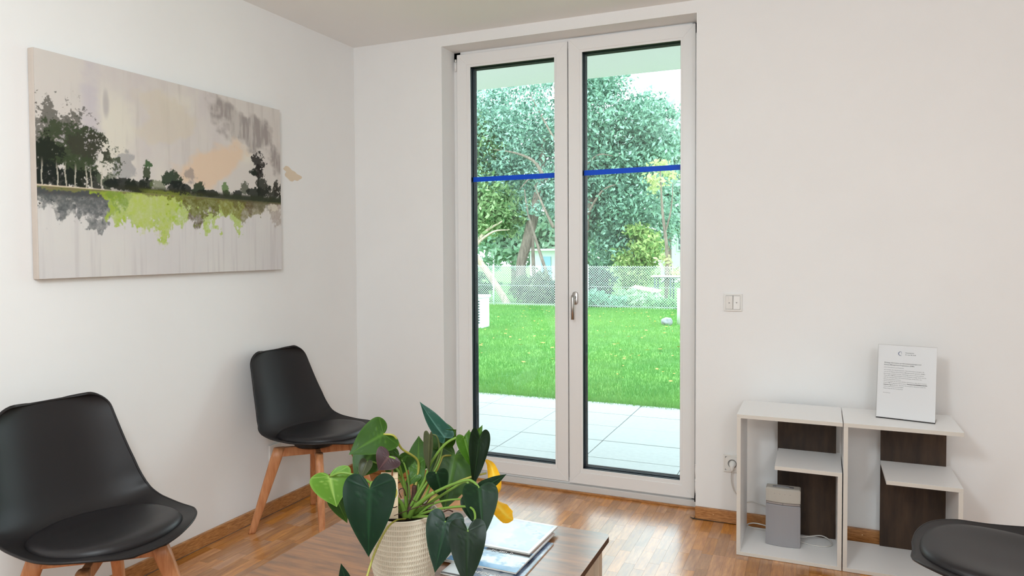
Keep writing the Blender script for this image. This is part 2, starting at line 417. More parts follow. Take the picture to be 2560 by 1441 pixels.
# ------------------------------------------------------------ canvas painting
PX = L+.035
Y0, Y1, Z0, Z1 = 1.612, 2.824, 1.211, 2.005
pt = empty('canvas_painting', (PX, (Y0+Y1)/2, Z0), 'wide canvas print of a misty lakeshore with dark trees and lime green reflections', 'painting')
CANV = mat('canvas_side', lin((205, 194, 184)), .85, .2, var=.06, vscale=14, bump=.3, bscale=900)
box('stretched_canvas', L+.004, PX-.0006, Y0, Y1, Z0, Z1, CANV, pt, .004)
NXg, NYg = 560, 366
u = np.linspace(0, 1, NXg)[None, :].repeat(NYg, 0); v = np.linspace(0, 1, NYg)[:, None].repeat(NXg, 1)
def F(sx, sy, seed, octs=5, gain=.55): return grid_fbm(NXg, NYg, sx, sy, seed, octs, gain)
def L3(c): return np.array(lin(c))[None, None, :]
def over(img, col, a): a = np.clip(a, 0, 1)[..., None]; return img*(1-a)+col*a
img = np.ones((NYg, NXg, 3))*L3((213, 206, 200))
b1 = F(4, 3, 1); img = over(img, L3((222, 216, 203)), ss(.45, .7, b1)); img = over(img, L3((206, 197, 196)), ss(.5, .75, F(5, 2, 2))*.8)
streak = F(60, 3, 3, 4); img = over(img, L3((196, 188, 182)), ss(.5, .85, streak)*.6*ss(.4, .65, F(4, 3, 4)))
img = over(img, L3((216, 213, 213)), ss(.42, .30, v)*.7)
img = over(img, L3((196, 190, 190)), ss(.42, .3, v)*ss(.5, .8, F(80, 2, 5, 4))*.5)
# clouds of colour in the sky
d = ((u-.70)/.19)**2+((v-.63)/.15)**2+(F(5, 4, 6)-.5)*5
img = over(img, L3((226, 198, 170)), ss(1.0, .2, d)*.85)
d = ((u-.42)/.12)**2+((v-.80)/.16)**2+(F(6, 5, 7)-.5)*5
img = over(img, L3((214, 202, 180)), ss(1.1, .2, d)*.5)
d = ((u-.17)/.05)**2+((v-.80)/.2)**2+(F(6, 6, 8)-.5)*2.5
img = over(img, L3((196, 188, 196)), ss(1.1, .1, d)*.7)
d = ((u-.86)/.18)**2+((v-.80-.25*(.84-u))/.13)**2+(F(7, 6, 9)-.5)*6
img = over(img, L3((158, 149, 145)), ss(1.1, .1, d)*.75*(.5+.8*ss(.35, .65, F(50, 6, 10, 4))))
d = ((u-.22)/.012)**2+((v-.82)/.07)**2
img = over(img, L3((150, 142, 150)), ss(1.5, 0, d)*.5)
# smudged bluish clouds above the treeline
for cu_, cv_, ru, rv, c in ((.29, .53, .035, .06, (140, 140, 146)), (.57, .50, .06, .04, (128, 122, 124)), (.13, .60, .10, .07, (120, 118, 120))):
    d = ((u-cu_)/ru)**2+((v-cv_)/rv)**2+(F(24, 18, int(cu_*100)+11)-.5)*8
    img = over(img, L3(c), ss(1.3, .2, d)*.6)
hz = .405+.012*u
NZ = lambda a, s=.17: (a-a.mean())/a.std()*s+.5
spk = NZ(F(80, 52, 20, 3, .8)); spk2 = NZ(F(26, 18, 21, 5, .8)); wu = NZ(F(14, 9, 24, 5, .7)); uw = u+(wu-.5)*.07; vw = v+(spk2-.5)*.03; edge = F(40, 2, 22, 4)
g1, g2, g3 = L3((30, 36, 26)), L3((58, 70, 44)), L3((24, 30, 26))
# tree masses: (centre u, half width, top v, softness)
def blob(cu_, cv_, ru, rv, col, rough=1.6, dens=.45, alpha=.95):
    global img
    d = ((u-cu_)/ru)**2+((v-cv_)/rv)**2+(spk2-.5)*rough+(spk-.5)*rough*.8
    a = ss(1.1, .75, d)*ss(dens-.10, dens, spk+.10+.25*(1-d))
    img = over(img, col, a*alpha)
blob(.04, .62, .13, .18, L3((70, 68, 58)), 2.4, .45, .8)
blob(.10, .55, .13, .14, g2, 2.6, .46, .9); blob(.02, .50, .08, .12, g1, 2, .42)
blob(.16, .60, .055, .06, L3((60, 60, 48)), 3, .47, .85); blob(.12, .49, .07, .06, g2, 2.6, .47, .9)
blob(.05, .45, .08, .06, g3, 1.5, .38); blob(.17, .45, .07, .05, g1, 2, .42); blob(.22, .46, .04, .04, L3((90, 100, 80)), 2.6, .5, .7)
blob(.27, .445, .06, .03, g3, 1.2, .3); blob(.33, .44, .05, .035, g1, 1.2, .3); blob(.36, .51, .018, .045, g2, 2.2, .4); blob(.365, .56, .016, .025, L3((60, 92, 50)), 2, .4)
blob(.36, .455, .03, .035, g1, 1.4, .35); blob(.40, .45, .03, .03, L3((96, 110, 70)), 2, .4, .7)
blob(.465, .50, .042, .048, L3((28, 52, 26)), 1.4, .33); blob(.48, .455, .04, .04, g3, 1, .25); blob(.52, .45, .02, .03, g3, 1.2, .3)
blob(.58, .455, .03, .035, L3((34, 56, 34)), 1.4, .33); blob(.62, .44, .05, .02, g1, 1, .25); blob(.70, .475, .014, .03, L3((96, 128, 70)), 2.4, .45, .9); blob(.705, .445, .02, .02, g2, 1.4, .35)
blob(.76, .445, .03, .025, g3, 1.2, .3); blob(.80, .49, .022, .045, L3((70, 78, 58)), 2, .4, .85)
blob(.875, .65, .035, .055, L3((34, 30, 28)), 2.4, .46); blob(.87, .60, .038, .035, L3((36, 32, 28)), 2.2, .45); blob(.845, .59, .02, .02, g1, 2, .45)
img = over(img, L3((36, 30, 26)), (np.abs(u-.872) < .004)*ss(.41, .42, v)*ss(.6, .58, v)*1.)
blob(.90, .50, .045, .05, L3((44, 46, 36)), 1.8, .4); blob(.86, .46, .05, .045, g1, 1.4, .35); blob(.95, .46, .06, .06, L3((40, 42, 34)), 1.8, .38); blob(.985, .50, .03, .05, L3((50, 48, 40)), 2, .42)
# birch trunks at left
for tu in (.015, .06, .085, .115, .15, .165, .20):
    img = over(img, L3((190, 184, 168)), (np.abs(u-tu-.0015*np.sin(v*50+tu*70)) < .0022)*ss(.41, .415, v)*ss(.50+.04*abs(math.sin(tu*90)), .47, v)*.85)
# bank
bank = ss(.030, .006, np.abs(v-hz-.014))
img = over(img, L3((44, 46, 28)), bank*ss(.16, .34, u)*.95)
img = over(img, L3((126, 136, 48)), ss(.022, .004, np.abs(v-hz-.008))*ss(.3, .4, u)*ss(.62, .5, u)*.8*ss(.3, .6, spk2+.1))
img = over(img, L3((96, 62, 46)), ss(.026, .006, np.abs(v-hz+.02))*ss(.34, .2, u)*.95)
img = over(img, L3((226, 208, 184)), ss(.006, .002, np.abs(v-hz-.004+.01*u))*ss(.30, .16, u)*.9)
# reflections: ragged lower edge
def refl(u0, u1, depth, col, alpha=.9, seed=30):
    global img
    e = NZ(F(14, 7, seed, 5, .75), .24); low = hz-.004-depth*np.clip(.35+1.2*e, .2, 1.5)*ss(u0-.02, u0+.02, uw)*ss(u1+.02, u1-.02, uw)
    a = ss(low-.008, low+.014, vw)*ss(hz+.004, hz-.004, v)
    img = over(img, col, a*alpha*ss(.12, .45, spk2+.25*(v-low)/.1)*(.75+.5*(spk-.4)))
refl(.0, .23, .155, L3((84, 90, 92)), .9, 31); refl(.0, .20, .10, L3((66, 72, 74)), .6, 32)
refl(.20, .48, .165, L3((166, 190, 50)), .95, 33); refl(.22, .30, .10, L3((96, 132, 52)), .6, 34); refl(.30, .47, .2, L3((198, 208, 120)), .45, 35)
refl(.46, .80, .17, L3((170, 196, 60)), .9, 36); refl(.46, .66, .115, L3((88, 74, 34)), .9, 37); refl(.66, .90, .09, L3((120, 112, 48)), .9, 38); refl(.72, .84, .075, L3((86, 66, 38)), .7, 39)
refl(.84, .97, .06, L3((104, 100, 76)), .8, 40); refl(.93, 1.02, .10, L3((150, 130, 112)), .6, 41)
img = over(img, L3((214, 206, 190)), ss(1, .4, ((u-.955)/.03)**2+((v-.385)/.03)**2+(spk2-.5)*2)*.9)
img = over(img, L3((52, 58, 40)), bank*ss(.6, .75, u)*.8)
vs = np.zeros((NYg*NXg, 3)); vs[:, 0] = PX; vs[:, 1] = (Y0+.0015+u*(Y1-Y0-.003)).ravel(); vs[:, 2] = (Z0+.0015+v*(Z1-Z0-.003)).ravel()
idx = np.arange(NYg*NXg).reshape(NYg, NXg)
fa = np.stack([idx[:-1, :-1], idx[:-1, 1:], idx[1:, 1:], idx[1:, :-1]], -1).reshape(-1, 4)
def np_mesh(vs, fa):
    me = bpy.data.meshes.new('mesh'); me.vertices.add(len(vs)); me.vertices.foreach_set('co', np.asarray(vs, np.float32).ravel())
    k = fa.shape[1]; me.loops.add(fa.size); me.loops.foreach_set('vertex_index', fa.astype(np.int32).ravel())
    me.polygons.add(len(fa)); me.polygons.foreach_set('loop_start', np.arange(0, fa.size, k, dtype=np.int32)); me.polygons.foreach_set('loop_total', np.full(len(fa), k, np.int32))
    me.update(calc_edges=True); return me
me = np_mesh(vs, fa); set_col(me, img.reshape(-1, 3))
link('printed_picture', me, mat('canvas_print', (.6, .6, .6), .7, .25, attr='tone', bump=.25, bscale=1200), pt)

# ------------------------------------------------------------ shelf units
def board(name, x0, x1, y0, y1, z0, z1, parent, m=None, front=True):
    o = box(name, x0, x1, y0+.0006, y1, z0, z1, m or WHITE_BOARD, parent, .0004)
    if m is None: box('edge_strip', x0+.0003, x1-.0003, y0, y0+.0006, z0+.0003, z1-.0003, EDGE_BAND, o)
    return o
SF, SB, T = 3.135, 3.440, .016
def unit(x0, x1, label, group, mid_x0, post_x, back_x0, back_x1, zm):
    t = empty('shelf_unit', ((x0+x1)/2, (SF+SB)/2, 0), label, 'shelf unit')
    t['group'] = group
    board('base_board', x0, x1, SF, SB, .001, T, t); board('top_board', x0, x1, SF, SB, .603-T, .603, t)
    board('side_panel', x0, x0+T, SF, SB, T+.0002, .603-T-.0002, t)
    board('side_panel', x1-T, x1, SF, SB, T+.0002, zm-T-.0002, t)
    board('middle_shelf', mid_x0, x1, SF, SB, zm-T, zm, t)
    board('back_panel', back_x0, back_x1, SB-.014, SB-.0005, T+.0004, .603-T-.0004, t, DARK_WOOD)['label'] = 'dark brown wood-grain back panel'
    return t
unit(-.3145, .0925, 'left half of the white open shelves, holding the grey appliance', 'pair of white low shelf units', -.163, 0, -.166, .0755, .399)
unit(.0965, .510, 'right half of the white open shelves, with the notice stand on top', 'pair of white low shelf units', .250, 0, .250, .494, .389)

# appliance on the lower board
ap = empty('air_purifier', (-.135, 3.30, T), 'slim grey appliance with beige upper band standing in the left shelf unit', 'appliance')
AGREY = mat('appliance_grey', (.30, .29, .30), .45, .4, bump=.1, bscale=900); ABE = mat('appliance_beige', (.47, .44, .39), .45, .4)
AD = mat('appliance_dark', (.16, .16, .17), .4)
ax0, ax1, ay0, ay1 = -.205, -.065, 3.262, 3.318
def curved_block(z0, z1, m, name, parent, bulge=.010, topdrop=0, inset=0):
    n = 12; vs = []; 
    for z, ins in ((z0, .002), (z0+.003, 0), (z1-.006, 0), (z1-.002, .003), (z1, .007)):
        ring = []
        for k in range(n+1):
            s = k/n; x = ax0+inset+ins+(ax1-ax0-2*(inset+ins))*s; y = ay0+ins-bulge*math.sin(PI*s)**.8; ring.append((x, y, z-topdrop*(z == z1)))
        ring += [(ax1-inset-ins, ay1-ins, z), (ax0+inset+ins, ay1-ins, z)]
        vs += ring
    m_ = n+3; fs = [tuple(range(m_-1, -1, -1))]
    for r in range(4):
        for k in range(m_): fs.append((r*m_+k, r*m_+(k+1) % m_, (r+1)*m_+(k+1) % m_, (r+1)*m_+k))
    fs.append(tuple(range(4*m_, 5*m_)))
    return link(name, pydata(vs, fs), m, parent)
curved_block(T+.0003, .198, AGREY, 'housing', ap)
curved_block(.199, .206, mat('appliance_band', (.34, .29, .27), .4), 'joint_band', ap, inset=.0006)
curved_block(.207, .268, ABE, 'upper_cover', ap)
box('control_panel', -.178, -.092, 3.275, 3.292, .2678, .2692, AD, ap, .0006)
kp = box('button_row', -.162, -.110, 3.2735, 3.2935, .2694, .2722, mat('button_grey', (.26, .26, .27), .4), ap, .001)
for k in range(4):
    x = -.178+.021*k+.008
    box('indicator_mark', x, x+.0016, 3.2605-.009*math.sin(PI*(x-ax0)/(ax1-ax0))**.8, 3.262-.009*math.sin(PI*(x-ax0)/(ax1-ax0))**.8+.002, .244, .2465, AD, ap)
box('latch_mark', -.1365, -.1345, ay0-.0112, ay0-.008, .200, .205, AD, ap)
CORD = mat('cord_white', (.62, .59, .55), .45)
cord = empty('power_cord', (-.3695, B-.02, .28), 'white power cord with plug running from the socket to the grey appliance', 'cord')
tube('plug', [(sx+.002, B-.006, sz+.002), (sx+.002, B-.018, sz), (sx+.002, B-.032, sz-.003), (sx+.001, B-.038, sz-.018), (sx, B-.036, sz-.03)], [.0150, .0160, .0125, .0075, .0042], PLASTIC_W, cord, 14, 3)
tube('cable', [(sx, B-.036, sz-.028), (sx-.001, B-.034, .215), (sx+.012, B-.032, .165), (sx+.05, B-.03, .12), (-.27, B-.033, .125), (-.20, B-.036, .112), (-.150, 3.443, .107), (-.150, 3.4435, .1)], .0026, CORD, cord, 8, 6)
tube('cable_loop', [(-.17, 3.335, .060), (-.215, 3.35, .064), (-.262, 3.37, .060), (-.290, 3.385, .045), (-.285, 3.40, .030), (-.24, 3.41, .022), (-.17, 3.40, .020), (-.09, 3.36, .030), (-.055, 3.355, .034), (-.02, 3.375, .036), (.02, 3.40, .034), (.052, 3.385, .026), (.060, 3.345, .021), (.03, 3.318, .0195), (-.02, 3.315, .0195), (-.068, 3.330, .022)], .0026, CORD, cord, 8, 6)

# ------------------------------------------------------------ notice in acrylic stand
a = Vector((.221, 3.292, .603)); b = Vector((.4265, 3.251, .603)); dx = (b-a).normalized(); bk = Vector((-dx.y, dx.x, 0)); th = math.radians(11)
upv = bk*math.sin(th)+Vector((0, 0, 1))*math.cos(th); nrm = dx.cross(upv)
W_, H_ = .2125, .300
def fr(o, off=0): 
    M = Matrix((dx, upv, nrm)).transposed().to_4x4(); M.translation = o+nrm*off; return M
ns = empty('notice_stand', (a+b)/2, 'clear acrylic stand with a printed white notice on top of the right shelf unit', 'notice')
ACR = glass('acrylic', (.99, .985, .98))
bz = a+Vector((0, 0, .0032))
for nm, off, th_ in (('acrylic_front', .0008, .0022),):
    me = tomesh(bbox(0, W_, 0, H_, 0, th_, .0004)); me.transform(fr(bz, off)); link(nm, me, ACR, ns)
me = tomesh(bbox(0, W_, 0, H_, -.0022, 0, .0004)); me.transform(fr(bz, -.0010)); link('acrylic_back', me, ACR, ns)
M2 = Matrix((dx, bk, Vector((0, 0, 1)))).transposed().to_4x4(); M2.translation = a
me = tomesh(bbox(0, W_, -.004, .085, .0002, .0028, .0006)); me.transform(M2); link('acrylic_foot', me, ACR, ns)
PAPER = mat('notice_paper', (.92, .915, .92), .7, .2)
me = tomesh(bbox(.0015, .2115, .0015, .2985, -.0004, .0004)); me.transform(fr(bz, -.0001)); paper = link('paper_sheet', me, PAPER, ns)
INK = mat('black_ink', (.03, .03, .03), .7); INK2 = mat('grey_ink', (.16, .16, .16), .7); BLUEI = mat('blue_ink', (.05, .09, .22), .6)
lines = [(.0285, .0072, 1, 'Wichtige Information zu Laboruntersuchungen und'), (.0285, .0072, 1, 'Disease-Management-Programmen (DMP)'),
 (0, .0066, 0, 'Liebe Patientinnen und Patienten,'), (0, .0066, 0, 'wir möchten Sie darauf hinweisen, dass Laboruntersuchungen, die'), (0, .0066, 0, 'von uns im Rahmen Ihrer Disease-Management-Programme (DMP)-'),
 (0, .0066, 0, 'Betreuung veranlasst werden, das Budget unserer Praxis belasten.'), (0, .0066, 0, 'Wenn Ihre DMP-Betreuung bei einem Facharzt erfolgt, bitten wir Sie,'), (0, .0066, 0, 'auch die dazugehörigen Laboruntersuchungen direkt über den'),
 (0, .0066, 0, 'Facharzt abwickeln zu lassen.'), (0, .0066, 0, 'Gerne möchten wir Sie auch darüber informieren, dass wir in unserer'), (0, .0066, 0, 'Praxis DMP-Programme für koronare Herzkrankheit (KHK) und'),
 (0, .0066, 2, 'Diabetes Typ 2 anbieten. Sprechen Sie uns gerne darauf an, wenn Sie'), (0, .0066, 0, 'weitere Informationen benötigen.'), (0, .0066, 0, 'Vielen Dank für Ihr Verständnis!'), (0, .0054, 0, 'Ihr Praxisteam')]
ys = [.2290, .2205, .2100, .2000, .1920, .1840, .1765, .1690, .1610, .1540, .1465, .1390, .1315, .1235, .1060]
for (x_, s_, bd, tx), yy in zip(lines, ys):
    M = fr(bz, .00045) @ Matrix.Translation((.024, yy-.005, 0))
    text('printed_line', tx, s_*(.80 if bd == 1 else .78), M, INK if bd == 1 else INK2, paper, bold=.00012 if bd == 1 else .00003, sx=1.12 if bd == 1 else 1.06)
text('printed_line', 'koronare Herzkrankheit (KHK)', .0066*.78, fr(bz, .0005) @ Matrix.Translation((.1108, .1415, 0)), INK, paper, bold=.0002, sx=1.06)
text('printed_line', 'Diabetes Typ 2', .0066*.78, fr(bz, .0005) @ Matrix.Translation((.024, .1340, 0)), INK, paper, bold=.0002, sx=1.06)
text('printed_line', 'Hausarztpraxis', .0052, fr(bz, .00045) @ Matrix.Translation((.100, .2690, 0)), INK, paper, bold=.00008)
text('printed_line', 'Dr. med. M. Graff', .0052, fr(bz, .00045) @ Matrix.Translation((.100, .2610, 0)), INK, paper, bold=.00008)
# crescent emblem
vs, fs = [], []
n = 28
for k in range(n+1):
    a_ = math.radians(60+240*k/n); th_ = .0024*math.sin(PI*k/n)**.7+.0003; r = .0088
    for rr in (r, r-th_): vs.append((.083+rr*math.cos(a_), .266+rr*math.sin(a_), 0))
for k in range(n): fs.append((2*k, 2*k+1, 2*k+3, 2*k+2))
for cx_, cy_, r in ((.0862, .2695, .0013), (.0868, .2645, .0009)):
    k0 = len(vs)
    for j in range(10): vs.append((cx_+r*math.cos(j*PI/5), cy_+r*math.sin(j*PI/5), 0))
    fs.append(tuple(range(k0, k0+10)))
me = pydata(vs, fs); me.transform(fr(bz, .0005)); link('printed_emblem', me, BLUEI, paper)['label'] = 'small dark blue crescent emblem with two dots'
LEAVES = [
    ((-0.9671, 1.395, 0.7431), (-0.948, 1.3548, 0.5986), 0.1097, (0.376, -0.871, 0.317), 0.1, 0.25, 'dark'),
    ((-1.129, 1.4558, 0.7357), (-1.0969, 1.4348, 0.6699), 0.096, (0.183, -0.865, 0.468), -0.12, 0.3, 'bright'),
    ((-1.1405, 1.4924, 0.6736), (-1.1036, 1.4951, 0.6062), 0.0473, (0.751, -0.629, 0.201), 0.2, 0.3, 'mid'),
    ((-1.0382, 1.5632, 0.8264), (-1.084, 1.4772, 0.7959), 0.0902, (0.267, -0.84, 0.473), 0.12, 0.25, 'mid'),
    ((-1.0808, 1.5868, 0.7779), (-1.1092, 1.5289, 0.7112), 0.0969, (0.376, -0.871, 0.317), 0.1, 0.2, 'mid'),
    ((-0.9914, 1.5166, 0.7853), (-1.0114, 1.4961, 0.7533), 0.0623, (0.447, -0.801, 0.398), 0.35, 0.2, 'purple'),
    ((-1.0381, 1.6369, 0.7498), (-1.0579, 1.6152, 0.6819), 0.0755, (0.473, -0.852, 0.225), 0.1, 0.2, 'mid'),
    ((-1.0006, 1.674, 0.7241), (-1.0268, 1.7193, 0.7876), 0.0597, (0.393, -0.917, -0.069), 0.08, 0.15, 'mid'),
    ((-0.9061, 1.6521, 0.8083), (-0.9915, 1.6617, 0.8899), 0.0535, (0.736, -0.432, 0.521), 0.3, -0.2, 'teal'),
    ((-0.9176, 1.6686, 0.7998), (-0.9604, 1.6845, 0.8485), 0.0647, (0.205, -0.97, 0.129), 0.15, 0.2, 'mid'),
    ((-0.9244, 1.6765, 0.7972), (-0.8837, 1.6731, 0.8246), 0.0599, (0.466, -0.847, -0.257), 0.15, 0.2, 'mid'),
    ((-0.9281, 1.6104, 0.8236), (-0.9281, 1.5961, 0.7206), 0.0312, (-0.152, -0.988, 0.029), 0.3, 0.2, 'olive'),
    ((-0.9359, 1.704, 0.7892), (-0.9148, 1.7007, 0.7472), 0.0436, (0.555, -0.802, 0.221), 0.1, 0.2, 'bright'),
    ((-0.9038, 1.7055, 0.7483), (-0.8999, 1.6375, 0.6204), 0.1348, (0.523, -0.842, 0.128), 0.08, 0.2, 'mid'),
    ((-0.8367, 1.628, 0.8242), (-0.8064, 1.6166, 0.7478), 0.0471, (0.694, -0.689, 0.209), 0.25, 0.2, 'midb'),
    ((-0.83, 1.6305, 0.8129), (-0.8281, 1.6431, 0.8402), 0.0186, (0.694, -0.689, 0.209), 0.25, 0.2, 'midb'),
    ((-0.7963, 1.6342, 0.8184), (-0.7891, 1.5901, 0.7089), 0.0507, (0.76, -0.64, 0.114), 0.15, 0.2, 'vdark'),
    ((-0.8102, 1.6392, 0.8179), (-0.7967, 1.6569, 0.8514), 0.0227, (0.76, -0.64, 0.114), 0.25, 0.1, 'midb'),
    ((-0.7476, 1.5325, 0.7312), (-0.7096, 1.4802, 0.635), 0.0795, (0.571, -0.743, 0.348), 0.3, 0.3, 'dark2'),
    ((-0.7509, 1.5526, 0.7235), (-0.7126, 1.6132, 0.7427), 0.0296, (0.335, -0.772, 0.541), 0.3, -0.2, 'dark2'),
    ((-0.7874, 1.5685, 0.6928), (-0.7574, 1.5465, 0.6242), 0.055, (0.111, -0.97, 0.219), 0.25, 0.2, 'dark2'),
    ((-0.7186, 1.4123, 0.6737), (-0.6977, 1.3633, 0.5686), 0.0741, (0.376, -0.871, 0.317), 0.08, 0.2, 'vdark'),
    ((-0.7927, 1.4458, 0.6726), (-0.7921, 1.3885, 0.5783), 0.0769, (0.248, -0.942, 0.225), 0.12, 0.2, 'dark'),
    ((-0.7988, 1.4645, 0.6594), (-0.7848, 1.4927, 0.6706), 0.0284, (0.694, -0.689, 0.209), 0.3, 0.2, 'vdark'),
    ((-0.9655, 1.3021, 0.5498), (-0.9791, 1.298, 0.6036), 0.0305, (0.376, -0.871, 0.317), 0.1, 0.1, 'dark'),
    ((-1.0161, 1.6137, 0.7478), (-1.0015, 1.6204, 0.7615), 0.0149, (0.376, -0.871, 0.317), 0.1, 0.1, 'mid'),
    ((-0.9943, 1.6549, 0.7247), (-0.9795, 1.637, 0.6505), 0.0409, (0.392, -0.911, 0.13), 0.1, 0.1, 'midb'),
    ((-0.9014, 1.5971, 0.7319), (-0.8848, 1.6019, 0.6618), 0.0536, (0.473, -0.852, 0.225), 0.2, 0.3, 'dark2'),
    ((-0.8899, 1.7417, 0.6766), (-0.8901, 1.729, 0.625), 0.0528, (0.376, -0.871, 0.317), 0.1, 0.1, 'midb'),
    ((-1.0712, 1.5359, 0.7588), (-1.0771, 1.5101, 0.7156), 0.035, (0.111, -0.97, 0.219), 0.3, 0.2, 'olive'),
    ((-0.9909, 1.6447, 0.7008), (-1.015, 1.6225, 0.6732), 0.0279, (0.376, -0.871, 0.317), 0.1, 0.1, 'midb'),
    ((-0.9585, 1.7153, 0.7686), (-0.9792, 1.6927, 0.6837), 0.0682, (0.386, -0.895, 0.226), 0.1, 0.1, 'dark'),
]
